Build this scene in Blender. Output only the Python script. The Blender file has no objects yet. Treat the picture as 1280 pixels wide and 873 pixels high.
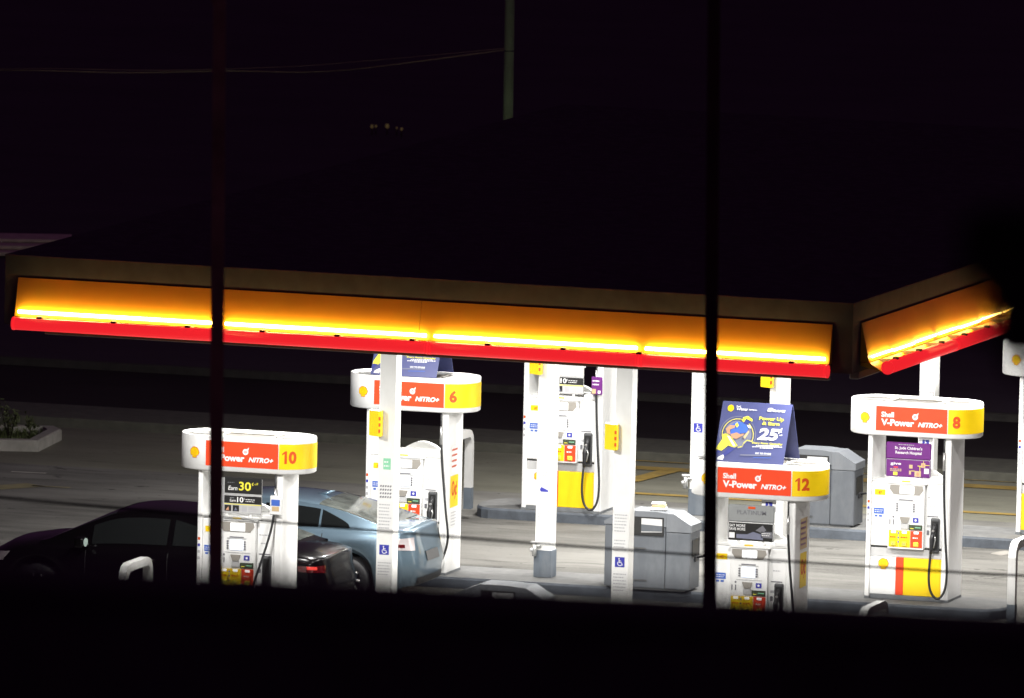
import bpy, bmesh, math, random
from mathutils import Vector, Matrix
from mathutils.bvhtree import BVHTree
random.seed(7)
PI = math.pi
C = bpy.context.scene.collection
scene = bpy.context.scene

# ------------------------------------------------------------------ camera geometry
F_PX = 18400.0
TH, PITCH, ROLL = .2952, .1123, .0222
CAM = Vector((58.53, -181.205, 25.285))
_d = Vector((-math.sin(TH)*math.cos(PITCH), math.cos(TH)*math.cos(PITCH), -math.sin(PITCH)))
_r0 = Vector((math.cos(TH), math.sin(TH), 0))
_u0 = _r0.cross(_d)
CR = math.cos(ROLL)*_r0 + math.sin(ROLL)*_u0
CU = -math.sin(ROLL)*_r0 + math.cos(ROLL)*_u0
GZ = -.15                                   # pavement level (island tops are z = 0)
def ray(px, py):
    return _d + CR*((px-640)/F_PX) - CU*((py-436.5)/F_PX)
def at(px, py, z=GZ):                       # point of the level z seen at a photo pixel
    d = ray(px, py); return CAM + d*((z-CAM.z)/d.z)
def onv(px, py, v):                         # point of the vertical plane y = v seen at a photo pixel
    d = ray(px, py); return CAM + d*((v-CAM.y)/d.y)
def dep(px, py, D):                         # point at view depth D
    return CAM + ray(px, py)*D

# ------------------------------------------------------------------ materials
def nodes(name):
    m = bpy.data.materials.new(name); m.use_nodes = True
    nt = m.node_tree; return m, nt, nt.nodes['Principled BSDF']
def mat(name, col, rough=.5, metal=0, var=.08, scale=6., bump=0, coat=0, spec=.5, emit=None, es=0, dirt=0, dirtcol=(.08,.07,.06)):
    m, nt, b = nodes(name)
    b.inputs['Roughness'].default_value = rough; b.inputs['Metallic'].default_value = metal
    b.inputs['Coat Weight'].default_value = coat; b.inputs['Coat Roughness'].default_value = .05
    b.inputs['Specular IOR Level'].default_value = spec
    tc = nt.nodes.new('ShaderNodeTexCoord')
    n = nt.nodes.new('ShaderNodeTexNoise'); n.inputs['Scale'].default_value = scale; n.inputs['Detail'].default_value = 5
    nt.links.new(tc.outputs['Object'], n.inputs['Vector'])
    r = nt.nodes.new('ShaderNodeValToRGB')
    r.color_ramp.elements[0].position = .3; r.color_ramp.elements[1].position = .7
    r.color_ramp.elements[0].color = (*[max(0, c*(1-var)) for c in col], 1)
    r.color_ramp.elements[1].color = (*[min(1, c*(1+var)) for c in col], 1)
    nt.links.new(n.outputs['Fac'], r.inputs['Fac'])
    out = r.outputs['Color']
    if dirt:
        n2 = nt.nodes.new('ShaderNodeTexNoise'); n2.inputs['Scale'].default_value = 2.3; n2.inputs['Detail'].default_value = 9
        n2.inputs['Roughness'].default_value = .7
        mp = nt.nodes.new('ShaderNodeMapping'); mp.inputs['Scale'].default_value = (1, 1, .35)
        nt.links.new(tc.outputs['Object'], mp.inputs['Vector']); nt.links.new(mp.outputs[0], n2.inputs['Vector'])
        mr = nt.nodes.new('ShaderNodeMapRange'); mr.inputs['From Min'].default_value = .5; mr.inputs['From Max'].default_value = .8
        mr.inputs['To Max'].default_value = dirt
        nt.links.new(n2.outputs['Fac'], mr.inputs['Value'])
        mx = nt.nodes.new('ShaderNodeMix'); mx.data_type = 'RGBA'
        mx.inputs['B'].default_value = (*dirtcol, 1)
        nt.links.new(mr.outputs[0], mx.inputs['Factor']); nt.links.new(out, mx.inputs['A']); out = mx.outputs['Result']
    nt.links.new(out, b.inputs['Base Color'])
    if bump:
        bp = nt.nodes.new('ShaderNodeBump'); bp.inputs['Strength'].default_value = bump; bp.inputs['Distance'].default_value = .01
        n3 = nt.nodes.new('ShaderNodeTexNoise'); n3.inputs['Scale'].default_value = scale*8
        nt.links.new(tc.outputs['Object'], n3.inputs['Vector'])
        nt.links.new(n3.outputs['Fac'], bp.inputs['Height']); nt.links.new(bp.outputs[0], b.inputs['Normal'])
    if emit:
        b.inputs['Emission Color'].default_value = (*emit, 1); b.inputs['Emission Strength'].default_value = es
    return m

def ground_mat(name, base, dark, light, streak=True, rough=.85, stain=.55):
    m, nt, b = nodes(name)
    b.inputs['Roughness'].default_value = rough; b.inputs['Specular IOR Level'].default_value = .12
    tc = nt.nodes.new('ShaderNodeTexCoord')
    def noise(scale, detail, sc=(1, 1, 1), rg=.6):
        mp = nt.nodes.new('ShaderNodeMapping'); mp.inputs['Scale'].default_value = sc
        n = nt.nodes.new('ShaderNodeTexNoise'); n.inputs['Scale'].default_value = scale
        n.inputs['Detail'].default_value = detail; n.inputs['Roughness'].default_value = rg
        nt.links.new(tc.outputs['Object'], mp.inputs['Vector']); nt.links.new(mp.outputs[0], n.inputs['Vector'])
        return n.outputs['Fac']
    def mixc(f, a, bb):
        x = nt.nodes.new('ShaderNodeMix'); x.data_type = 'RGBA'
        nt.links.new(f, x.inputs['Factor'])
        for k, v in (('A', a), ('B', bb)):
            if isinstance(v, tuple): x.inputs[k].default_value = (*v, 1)
            else: nt.links.new(v, x.inputs[k])
        return x.outputs['Result']
    def rng(f, a, bb, to=1.):
        r = nt.nodes.new('ShaderNodeMapRange'); r.inputs['From Min'].default_value = a; r.inputs['From Max'].default_value = bb
        r.inputs['To Max'].default_value = to; nt.links.new(f, r.inputs['Value']); return r.outputs[0]
    col = mixc(rng(noise(.5, 8), .35, .7), base, light)
    col = mixc(rng(noise(.33, 7, (.35, 1.6, 1), .72), .42, .72, stain), col, dark)      # long tyre smears
    col = mixc(rng(noise(1.4, 6, (.4, 1.8, 1)), .56, .72, stain*.8), col, dark)
    col = mixc(rng(noise(3.1, 3), .66, .72, stain), col, dark)                          # drip spots
    col = mixc(rng(noise(28, 4), .35, .75, .35), col, light)
    nt.links.new(col, b.inputs['Base Color'])
    bp = nt.nodes.new('ShaderNodeBump'); bp.inputs['Strength'].default_value = .25; bp.inputs['Distance'].default_value = .01
    nt.links.new(noise(60, 3), bp.inputs['Height']); nt.links.new(bp.outputs[0], b.inputs['Normal'])
    return m

M = {}
M['white'] = mat('white_enamel', (.82, .82, .81), .35, var=.03, dirt=.12, dirtcol=(.45, .42, .38))
M['white2'] = mat('white_moulding', (.74, .74, .72), .45, var=.04, dirt=.18, dirtcol=(.4, .38, .34))
M['hoop'] = mat('hoop_paint', (.52, .52, .51), .5, var=.06, dirt=.35, dirtcol=(.25, .24, .22))
M['offwhite'] = mat('paper_white', (.75, .75, .74), .7, var=.03)
M['colwhite'] = mat('column_paint', (.78, .78, .76), .45, var=.04, dirt=.22, dirtcol=(.45, .42, .38))
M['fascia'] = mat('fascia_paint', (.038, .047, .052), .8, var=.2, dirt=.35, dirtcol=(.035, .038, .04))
M['red'] = mat('sign_red', (.80, .065, .018), .4, var=.03)
M['yellow'] = mat('sign_yellow', (.88, .60, .006), .4, var=.03)
M['numred'] = mat('numeral_red', (.62, .07, .005), .5, var=.03)
M['letter'] = mat('lettering_white', (.85, .85, .85), .5, var=.01)
M['ylet'] = mat('lettering_yellow', (.80, .72, .06), .5, var=.01)
M['dlet'] = mat('lettering_grey', (.16, .16, .18), .6, var=.02)
M['glet'] = mat('lettering_faint', (.42, .42, .44), .6, var=.02)
M['blue'] = mat('sticker_blue', (.04, .045, .36), .5, var=.03)
M['skyblue'] = mat('sticker_light_blue', (.05, .13, .5), .5, var=.03)
M['posterblue'] = mat('poster_blue', (.066, .076, .20), .45, var=.10, scale=1.5)
M['purple'] = mat('board_purple', (.13, .018, .17), .4, var=.04)
M['black'] = mat('board_black', (.02, .02, .02), .4, var=.1)
M['rubber'] = mat('black_rubber', (.02, .02, .022), .45, var=.15)
M['darkgrey'] = mat('dark_grey_plastic', (.07, .072, .075), .5, var=.1)
M['visor'] = mat('grey_visor', (.30, .28, .25), .4, var=.05)
M['topfloor'] = mat('topper_floor', (.085, .078, .068), .6, var=.2, dirt=.5, dirtcol=(.2, .19, .17))
M['boardgrey'] = mat('board_grey', (.27, .28, .28), .4, var=.06)
M['steel'] = mat('brushed_steel', (.5, .5, .49), .35, metal=.8, var=.1)
M['zinc'] = mat('zinc_trim', (.50, .50, .50), .45, var=.08)
M['plinth'] = mat('plinth_grey', (.16, .17, .18), .6, var=.15)
M['bluegrey'] = mat('blue_grey_paint', (.10, .12, .145), .6, var=.12, dirt=.4, dirtcol=(.3, .3, .3))
M['bingrey'] = mat('bin_grey_plastic', (.095, .104, .118), .5, var=.06, dirt=.2, dirtcol=(.34, .35, .36))
M['binlid'] = mat('bin_lid_grey', (.14, .15, .165), .5, var=.05, dirt=.15, dirtcol=(.5, .5, .5))
M['screen'] = mat('lit_screen', (.6, .65, .75), .3, emit=(.80, .86, 1.0), es=.75)
M['display'] = mat('lit_price_display', (.7, .72, .75), .3, emit=(1., 1., 1.), es=.85)
M['lcd'] = mat('dark_lcd', (.06, .075, .05), .25, var=.4, scale=40)
M['skin'] = mat('printed_skin', (.50, .26, .15), .6)
M['navy'] = mat('printed_navy', (.03, .04, .22), .6)
M['slate'] = mat('printed_slate', (.16, .17, .24), .6)
M['tan'] = mat('printed_tan', (.55, .40, .22), .6)
M['green'] = mat('sticker_green', (.25, .6, .38), .6)
M['concrete'] = ground_mat('forecourt_concrete', (.155, .15, .138), (.034, .032, .03), (.205, .2, .185), stain=1.)
M['asphalt'] = ground_mat('asphalt', (.030, .025, .026), (.02, .017, .018), (.038, .032, .033), stain=.4)
M['lot'] = ground_mat('lot_pavement', (.172, .168, .132), (.072, .07, .056), (.215, .21, .168), stain=.65)
M['dirt'] = ground_mat('dark_ground', (.085, .07, .085), (.065, .052, .065), (.10, .083, .10), rough=1)
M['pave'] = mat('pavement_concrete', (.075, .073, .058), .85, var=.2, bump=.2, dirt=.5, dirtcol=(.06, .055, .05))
M['farkerb'] = mat('far_kerb_concrete', (.035, .03, .028), .85, var=.3, dirt=.7, dirtcol=(.05, .045, .04))
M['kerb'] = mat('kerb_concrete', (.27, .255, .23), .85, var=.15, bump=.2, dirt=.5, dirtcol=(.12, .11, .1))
M['kerbblue'] = mat('painted_kerb', (.085, .098, .118), .7, var=.2, bump=.2, dirt=.9, dirtcol=(.035, .038, .045))
M['island'] = mat('island_concrete', (.15, .15, .147), .85, var=.15, bump=.2, dirt=.6, dirtcol=(.09, .09, .09))
M['ypaint2'] = mat('worn_yellow_road_paint', (.19, .165, .085), .8, var=.3, scale=3, dirt=.8, dirtcol=(.11, .10, .085))
M['ypaint'] = mat('yellow_road_paint', (.30, .20, .045), .8, var=.25, scale=3, dirt=.7, dirtcol=(.12, .11, .09))
M['wpaint'] = mat('white_road_paint', (.42, .40, .36), .8, var=.2, dirt=.6)
M['roof'] = mat('roof_tar', (.075, .06, .075), 1, var=.2, spec=.1)
M['tilt'] = mat('fascia_yellow', (.80, .44, .03), .42, var=.05, scale=2)
M['redbar'] = mat('red_lens', (.55, .02, .015), .35, var=.05, emit=(.90, .018, .026), es=.95)
M['tube'] = mat('led_tube', (.9, .8, .5), .4, emit=(1., .71, .25), es=31.)
M['soffit'] = mat('soffit_metal', (.20, .17, .15), .6, var=.05)
M['lens'] = mat('downlight_lens', (.9, .9, .9), .4, emit=(1, 1, 1), es=6)
M['pole'] = mat('rusty_dark_pole', (.05, .016, .012), .7, var=.3, scale=3)
M['rust'] = mat('rust_brown_pole', (.30, .22, .13), .8, var=.3, scale=3)
M['palepole'] = mat('weathered_pole', (.30, .44, .22), .8, var=.2, scale=2)
M['wire'] = mat('black_cable', (.012, .012, .012), .6)
M['palewire'] = mat('pale_cable', (.30, .28, .15), .6, var=.5, scale=.6)
M['wall'] = mat('dark_wall', (.085, .07, .085), .95, var=.2, spec=.1)
M['leaf'] = mat('dark_leaf', (.05, .045, .045), .9, var=.3, spec=.05)
M['bark'] = mat('dark_bark', (.02, .015, .012), 1, var=.3, spec=.05)
M['grass'] = mat('grass_blades', (.05, .065, .016), .8, var=.4, scale=3)
M['soil'] = mat('planter_soil', (.05, .038, .025), .9, var=.4, bump=.3)
M['shrub'] = mat('shrub_leaf', (.05, .06, .02), .7, var=.4)
M['block'] = mat('pale_block', (.62, .54, .42), .9, var=.15, bump=.2)
M['carblue'] = mat('pale_blue_car_paint', (.145, .212, .268), .32, metal=.65, var=.02, coat=1)
M['carblack'] = mat('black_car_paint', (.002, .0015, .002), .22, var=.02, coat=.16, spec=.10)
M['glass'] = mat('dark_car_glass', (.007, .008, .008), .06, var=.02, coat=.2, spec=.3)
M['rearglass'] = mat('rear_car_glass', (.06, .066, .06), .12, var=.45, scale=5, spec=.22)
M['trim'] = mat('black_trim', (.015, .015, .015), .4)
M['chrome'] = mat('chrome', (.8, .8, .8), .12, metal=1)
M['tail'] = mat('tail_lamp_red', (.07, .003, .004), .12, coat=1)
M['tailglint'] = mat('tail_lamp_glint', (.5, .02, .02), .2, emit=(1, .16, .10), es=.5)  # red glint on the black sedan's lens, put in as weak emission
M['clear'] = mat('clear_lamp', (.55, .5, .5), .15, metal=.4, coat=1)
M['mirror'] = mat('mirror_glass', (.30, .37, .34), .25, metal=.2)
M['plate'] = mat('number_plate', (.06, .06, .06), .5)
M['lampdot'] = mat('small_lamp', (.05, .04, .02), .6, emit=(1., .66, .26), es=.045)

# ------------------------------------------------------------------ mesh building
_tc = {}
def text2d(s, off=0., shear=0.):
    k = (s, off, shear)
    if k not in _tc:
        cu = bpy.data.curves.new('t', 'FONT'); cu.body = s; cu.size = 1; cu.offset = off; cu.shear = shear
        cu.resolution_u = 3; cu.fill_mode = 'FRONT'
        o = bpy.data.objects.new('t', cu); me = o.to_mesh()
        vs = [(v.co.x, v.co.y) for v in me.vertices]; fs = [tuple(p.vertices) for p in me.polygons]
        fs = [f if sum(vs[f[i-1]][0]*vs[f[i]][1]-vs[f[i]][0]*vs[f[i-1]][1] for i in range(len(f))) > 0 else f[::-1] for f in fs]
        x0 = min(v[0] for v in vs); x1 = max(v[0] for v in vs); y0 = min(v[1] for v in vs); y1 = max(v[1] for v in vs)
        o.to_mesh_clear(); bpy.data.objects.remove(o); bpy.data.curves.remove(cu)
        _tc[k] = ([((a-x0)/(x1-x0), (b-y0)/(y1-y0)) for a, b in vs], fs, (x1-x0)/(y1-y0))
    return _tc[k]

class MB:
    def __init__(s): s.bm = bmesh.new(); s.ms = []
    def mi(s, m):
        if m not in s.ms: s.ms.append(m)
        return s.ms.index(m)
    def face(s, vs, m, smooth=False):
        try: f = s.bm.faces.new(vs)
        except ValueError: return None
        f.material_index = s.mi(m); f.smooth = smooth; return f
    def poly(s, pts, m, smooth=False):
        return s.face([s.bm.verts.new(p) for p in pts], m, smooth)
    def box(s, a, b, m, bev=0, seg=1, xf=None):
        r = bmesh.ops.create_cube(s.bm, size=1)
        vs = r['verts']
        for v in vs:
            v.co = Vector([(a[i]+b[i])/2 + v.co[i]*(b[i]-a[i]) for i in range(3)])
        es = {e for v in vs for e in v.link_edges}
        if bev:
            r2 = bmesh.ops.bevel(s.bm, geom=list(es), offset=bev, segments=seg, affect='EDGES', profile=.5)
            fs = set(r2['faces']) | {f for v in r2['verts'] for f in v.link_faces}
        else: fs = {f for v in vs for f in v.link_faces}
        i = s.mi(m)
        vv = set()
        for f in fs:
            f.material_index = i; vv.update(f.verts)
        if xf:
            for v in vv: v.co = xf(v.co)
    def tube(s, path, r, m, n=8, cap=True, smooth=True, ph=0):
        path = [Vector(p) for p in path]; rs = r if isinstance(r, (list, tuple)) else [r]*len(path)
        rings = []; up = None
        for i, p in enumerate(path):
            t = (path[min(i+1, len(path)-1)] - path[max(i-1, 0)]).normalized()
            if up is None: up = Vector((0, 0, 1)) if abs(t.z) < .9 else Vector((1, 0, 0))
            a = up - t*up.dot(t); a.normalize(); up = a; b = t.cross(a)
            rings.append([s.bm.verts.new(p + (a*math.cos(2*PI*k/n+ph) + b*math.sin(2*PI*k/n+ph))*rs[i]) for k in range(n)])
        for A, B in zip(rings, rings[1:]):
            for k in range(n): s.face([A[k], A[(k+1) % n], B[(k+1) % n], B[k]], m, smooth)
        if cap: s.face(rings[0][::-1], m); s.face(rings[-1], m)
    def prism(s, pts, y0, y1, m, ax='y', smooth=False):     # outline (a, z) extruded along y (or x)
        f = (lambda a, z, d: (a, d, z)) if ax == 'y' else (lambda a, z, d: (d, a, z))
        A = [s.bm.verts.new(f(a, z, y0)) for a, z in pts]; B = [s.bm.verts.new(f(a, z, y1)) for a, z in pts]
        s.face(A, m); s.face(B[::-1], m)
        for i in range(len(pts)):
            j = (i+1) % len(pts); s.face([A[j], A[i], B[i], B[j]], m, smooth)
    def grid(s, rows, m, smooth=True, flip=False):
        V = [[s.bm.verts.new(p) for p in r] for r in rows]
        for A, B in zip(V, V[1:]):
            for k in range(len(A)-1):
                q = [A[k], A[k+1], B[k+1], B[k]]
                s.face(q[::-1] if flip else q, m, smooth)
        return V
    def flat(s, pts, mp, m):                                  # 2-D polygon through a mapping
        return s.poly([mp(*p) for p in pts], m)
    def rect(s, x0, z0, x1, z1, mp, m): return s.flat([(x0, z0), (x1, z0), (x1, z1), (x0, z1)], mp, m)
    def ell(s, cx, cz, rx, rz, mp, m, n=18): return s.flat([(cx+rx*math.cos(2*PI*k/n), cz+rz*math.sin(2*PI*k/n)) for k in range(n)], mp, m)
    def ring(s, cx, cz, r0, r1, mp, m, a0=0, a1=2*PI, n=24):
        for k in range(n):
            a, b = a0+(a1-a0)*k/n, a0+(a1-a0)*(k+1)/n
            s.flat([(cx+r*math.cos(t), cz+r*math.sin(t)) for r, t in ((r0, a), (r1, a), (r1, b), (r0, b))], mp, m)
    def text(s, st, x, z, h, mp, m, w=None, off=0., shear=0., align='l'):
        vs, fs, asp = text2d(st, off, shear)
        if w is None: w = h*asp
        if align == 'c': x -= w/2
        V = [s.bm.verts.new(mp(x+a*w, z+b*h)) for a, b in vs]
        for f in fs: s.face([V[i] for i in f], m)
    def lines(s, x0, x1, z0, z1, n, mp, m, h=.35, seed=0):    # rows of illegible small print
        rn = random.Random(seed); st = (z1-z0)/n
        for i in range(n):
            z = z1-(i+.7)*st; x = x0; e = x1-(x1-x0)*rn.uniform(0, .25)
            while x < e:
                w = rn.uniform(.012, .03); s.rect(x, z, min(x+w, e), z+st*h, mp, m); x += w+.008
    def build(s, name, parent=None, loc=None, weld=False):
        if weld: bmesh.ops.remove_doubles(s.bm, verts=s.bm.verts, dist=1e-4)
        me = bpy.data.meshes.new(name); s.bm.to_mesh(me); s.bm.free()
        for m in s.ms: me.materials.append(M[m])
        return link(name, me, parent, loc)
def link(name, me, parent=None, loc=None):
    o = bpy.data.objects.new(name, me); C.objects.link(o)
    if parent: o.parent = parent
    if loc is not None: o.location = loc
    return o
def tag(o, label=None, cat=None, group=None, kind=None):
    for k, v in (('label', label), ('category', cat), ('group', group), ('kind', kind)):
        if v: o[k] = v
    return o
def thing(name, label, cat, loc=(0, 0, 0), rz=0, group=None):
    o = bpy.data.objects.new(name, None); C.objects.link(o); o.location = loc; o.rotation_euler = (0, 0, rz)
    o.empty_display_size = .2
    return tag(o, label, cat, group)
def struct(o): o['kind'] = 'structure'; return o
def front(y): return lambda x, z: Vector((x, y, z))           # faces -y
def right(x): return lambda a, z: Vector((x, a, z))           # faces +x, a runs along +y

# scallop emblem: red rim, yellow fan, red ribs (e = rim)
def shell(mb, cx, cz, w, mp, ribs=True, eps=.002):
    def outline(k):
        pts = []
        for i in range(29):
            a = math.radians(-38 + 256*i/28)
            r = k*(1 + .035*math.cos(a*7*1.0))
            pts.append((cx+.5*w*r*math.cos(a), cz+.06*w+.47*w*r*math.sin(a)))
        pts += [(cx-.24*w*k, cz-.27*w*k), (cx-.24*w*k, cz-.46*w*k), (cx+.24*w*k, cz-.46*w*k), (cx+.24*w*k, cz-.27*w*k)]
        return pts
    m2 = lambda x, z: mp(x, z) + OUT(mp)*eps
    m3 = lambda x, z: mp(x, z) + OUT(mp)*eps*2
    mb.flat(outline(1), mp, 'red'); mb.flat(outline(.91), m2, 'yellow')
    if ribs:
        for a in (-50, -30, -10, 10, 30, 50):
            t = math.radians(90+a); bx, bz = cx+.10*w*math.cos(t)*2, cz-.3*w
            ex, ez = cx+.36*w*math.cos(t), cz+.06*w+.36*w*math.sin(t)
            dx = .0045*w
            mb.flat([(bx-dx, bz), (bx+dx, bz), (ex+dx, ez), (ex-dx, ez)], m3, 'red')
def OUT(mp):
    e = 1e-3; o = mp(0, 0); return (mp(e, 0)-o).cross(mp(0, e)-o).normalized()

def wheelchair(mb, cx, cz, w, mp, bg='blue'):
    mb.rect(cx-w/2, cz-w/2, cx+w/2, cz+w/2, mp, bg)
    n = OUT(mp)*.002; m2 = lambda x, z: mp(x, z)+n
    mb.ell(cx-.07*w, cz+.33*w, .07*w, .07*w, m2, 'letter', 10)
    mb.ring(cx+.02*w, cz-.14*w, .19*w, .26*w, m2, 'letter', PI*.75, PI*2.05, 12)
    mb.flat([(cx-.11*w, cz+.24*w), (cx-.03*w, cz+.24*w), (cx+.0*w, cz-.06*w), (cx-.08*w, cz-.06*w)], m2, 'letter')
    mb.rect(cx-.06*w, cz-.08*w, cx+.2*w, cz-.01*w, m2, 'letter')
    mb.flat([(cx+.14*w, cz-.01*w), (cx+.2*w, cz-.01*w), (cx+.33*w, cz-.3*w), (cx+.26*w, cz-.33*w)], m2, 'letter')
    mb.rect(cx-.03*w, cz+.08*w, cx+.16*w, cz+.14*w, m2, 'letter')

# ------------------------------------------------------------------ fuel dispenser
RT, FT = .41, 1.04                            # topper: end radius, flat length
def stad(s, z, off=0.):                       # distance s along the topper's front from its centre
    R = RT+off
    if abs(s) <= FT/2: return Vector((s, -R, z))
    sg = 1 if s > 0 else -1; a = (abs(s)-FT/2)/RT
    return Vector((sg*(FT/2+R*math.sin(a)), -R*math.cos(a), z))
def perim(off=0., n=14):
    R = RT+off; p = []
    for k in range(n+1):
        a = -PI/2+PI*k/n; p.append((FT/2+R*math.cos(a), R*math.sin(a)))
    for k in range(n+1):
        a = PI/2+PI*k/n; p.append((-FT/2+R*math.cos(a), R*math.sin(a)))
    return p
TZ0, TZ1 = 2.21, 2.67
_cache = {}
def shared(key, name, parent, fn):
    if key not in _cache:
        mb = MB(); fn(mb); o = mb.build(name, parent); _cache[key] = o.data
        return o
    return link(name, _cache[key], parent)

def band_patch(mb, s0, s1, z0, z1, m, off):
    n = max(1, int((s1-s0)/.06)); mb.grid([[stad(s0+(s1-s0)*k/n, z, off) for k in range(n+1)] for z in (z0, z1)], m, smooth=True)

def dispenser(loc, number, board, label, hose='loop', door=0, side=None, hand=True, yellow_up=False, small=None):
    t = thing('fuel_dispenser', label, 'fuel pump', loc, 0, 'fuel dispensers on the forecourt islands'); t.scale = (.972, 1, 1)
    # side walls
    for sx, nm in ((-1, 'l'), (1, 'r')):
        def f(mb, sx=sx):
            a, b = (-.595, -.53) if sx < 0 else (.487, .595)
            mb.box((a, -.34, .0), (b, .34, TZ0), 'white', .012)
            mb.box((a-.004, -.345, 0), (b+.004, .345, .035), 'plinth')
        w = shared('wall'+nm, 'side_panel', t, f)
        if sx < 0:
            for i, m in enumerate(('numred', 'blue', 'glet', 'glet')):
                shared('wallst%d' % i, 'sticker', w, lambda mb: mb.rect(-.582, 1.29-i*.085, -.55, 1.325-i*.085, front(-.3435), m))
        elif side:
            def f(mb):
                mp = right(.5985)
                if side == 'a':
                    mb.rect(-.18, 1.36, .14, 1.75, mp, 'offwhite'); n = lambda a, z: mp(a, z)+Vector((.002, 0, 0))
                    mb.lines(-.15, .12, 1.42, 1.72, 4, n, 'numred', seed=3)
                    mb.rect(-.20, .90, .16, 1.33, mp, 'yellow'); mb.text('0¢', -.14, 1.0, .26, n, 'numred', w=.24, off=.02)
                    mb.rect(-.18, .62, .12, .87, mp, 'offwhite'); mb.lines(-.15, .1, .64, .85, 5, n, 'glet', seed=4)
                else:
                    mb.rect(-.10, 1.55, .22, 1.95, mp, 'tan'); n = lambda a, z: mp(a, z)+Vector((.002, 0, 0))
                    mb.lines(-.08, .2, 1.58, 1.93, 5, n, 'purple', seed=5)
                    mb.rect(-.08, 1.05, .22, 1.50, mp, 'yellow'); mb.text('0¢', -.04, 1.16, .26, n, 'numred', w=.22, off=.02)
            shared('side'+side, 'sticker', w, f)
    # body
    def f(mb):
        mb.box((-.53, -.30, .05), (.487, .30, 1.585), 'white2', .008)
        mb.box((-.528, -.322, .715), (-.275, -.296, 1.575), 'white', .012)
        mb.box((.245, -.322, .715), (.485, -.296, 1.575), 'white', .012)
        mb.box((-.528, -.31, .575), (.485, -.296, .690), 'zinc', .004)
        mb.box((-.528, -.305, .692), (.485, -.298, .713), 'black')
        mb.box((-.535, -.318, .0), (.49, .318, .06), 'plinth', .006)
    cab = shared('cab', 'cabinet', t, f)
    def f(mb):
        mp = front(-.3245)
        mb.rect(-.485, 1.40, -.335, 1.475, mp, 'yellow'); mb.text('87', -.43, 1.415, .035, front(-.327), 'numred', off=.02)
    shared('st1', 'sticker', cab, f)
    def f(mb):
        mp = front(-.3245)
        mb.rect(-.495, 1.145, -.35, 1.225, mp, 'skyblue'); mb.lines(-.48, -.36, 1.16, 1.21, 2, front(-.327), 'letter', seed=1)
        mb.rect(-.48, 1.105, -.44, 1.13, mp, 'skyblue'); mb.rect(-.42, 1.105, -.375, 1.13, mp, 'skyblue')
    shared('st2', 'sticker', cab, f)
    def f(mb):
        mp = front(-.3245)
        mb.lines(.275, .44, 1.38, 1.42, 1, mp, 'glet', seed=2)
    shared('st3', 'small_lettering', cab, f)
    shared('st4', 'small_lettering', cab, lambda mb: mb.lines(.30, .42, 1.27, 1.31, 1, front(-.3245), 'glet', seed=6))
    shared('st5', 'sticker', cab, lambda mb: mb.rect(.275, 1.14, .43, 1.155, front(-.3245), 'dlet'))
    shared('st6', 'sticker', cab, lambda mb: mb.rect(.27, 1.0, .33, 1.035, front(-.3245), 'glet'))
    def f(mb):
        for a, b, m in (((-.53, -.165, 'white'), (-.163, -.055, 'red'), (-.053, .485, 'yellow')), ((-.53, .0, 'yellow'), (.002, .11, 'red'), (.112, .485, 'white')))[door]:
            mb.box((a, -.316, .065), (b, -.298, .57), m, .004)
    dr = shared('door%d' % door, 'lower_door', t, f)
    ex = (-.34, .30)[door]
    shared('door_em%d' % door, 'emblem', dr, lambda mb: shell(mb, ex, .47, .15, front(-.319)))
    # payment module with an arched top, and its twin on the far face
    def arch(x0, x1, z0, z1, rise, n=10):
        p = [(x0, z0), (x1, z0), (x1, z1)]
        return p + [(x1+(x0-x1)*k/n, z1+rise*math.sin(PI*k/n)) for k in range(1, n)] + [(x0, z1)]
    def f(mb):
        mb.prism(arch(-.268, .238, .700, 1.58, .05), -.385, -.296, 'white')
        mb.prism(arch(-.30, .27, 1.575, 1.58, .05), -.40, -.30, 'white')
        mb.prism(arch(-.53, .487, 1.586, 1.60, .035), -.31, .30, 'white2')
        mb.prism(arch(-.30, .33, .70, 1.58, .14, 14), .296, .40, 'white2')
    pm = shared('pay', 'payment_module', t, f)
    y = -.388
    def f(mb):
        mb.prism([(-.25, 1.555), (.21, 1.555), (.225, 1.50), (.17, 1.43), (-.20, 1.43), (-.255, 1.50)], -.392, -.384, 'visor')
        mb.rect(-.08, 1.600, .04, 1.618, front(-.402), 'yellow')
    shared('visor', 'visor', pm, f)
    shared('pdisp', 'price_display', pm, lambda mb: mb.box((-.11, -.396, 1.44), (.095, -.391, 1.545), 'display'))
    def f(mb):
        mb.box((-.155, y-.003, 1.335), (.115, y+.004, 1.35), 'zinc'); mb.rect(-.12, 1.352, .08, 1.366, front(y-.004), 'dlet')
        for k in range(4):
            for x in (-.145, .095): mb.box((x-.012, y-.008, 1.20+k*.031), (x+.012, y+.002, 1.218+k*.031), 'dlet')
        mb.box((-.185, y-.003, 1.155), (.17, y+.002, 1.162), 'zinc')
    shared('keys', 'keypad', pm, f)
    shared('scr', 'screen', pm, lambda mb: mb.box((-.11, -.396, 1.19), (.07, y+.004, 1.325), 'screen'))
    def f(mb):
        mb.prism([(-.10, 1.13), (.04, 1.13), (.01, 1.05), (-.07, 1.05)], -.41, -.386, 'visor')
    shared('card', 'card_reader', pm, f)
    def f(mb):
        mb.ell(-.195, 1.125, .014, .014, front(y-.002), 'dlet', 10)
    shared('sensor', 'sensor', pm, f)
    for x in (-.25, -.20): shared('tap%.2f' % x, 'contact_mark', pm, lambda mb: mb.rect(x, 1.02, x+.015, 1.09, front(y-.002), 'dlet'))
    shared('slot', 'receipt_slot', pm, lambda mb: mb.box((-.085, -.40, .965), (.025, -.386, 1.048), 'zinc', .006))
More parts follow.
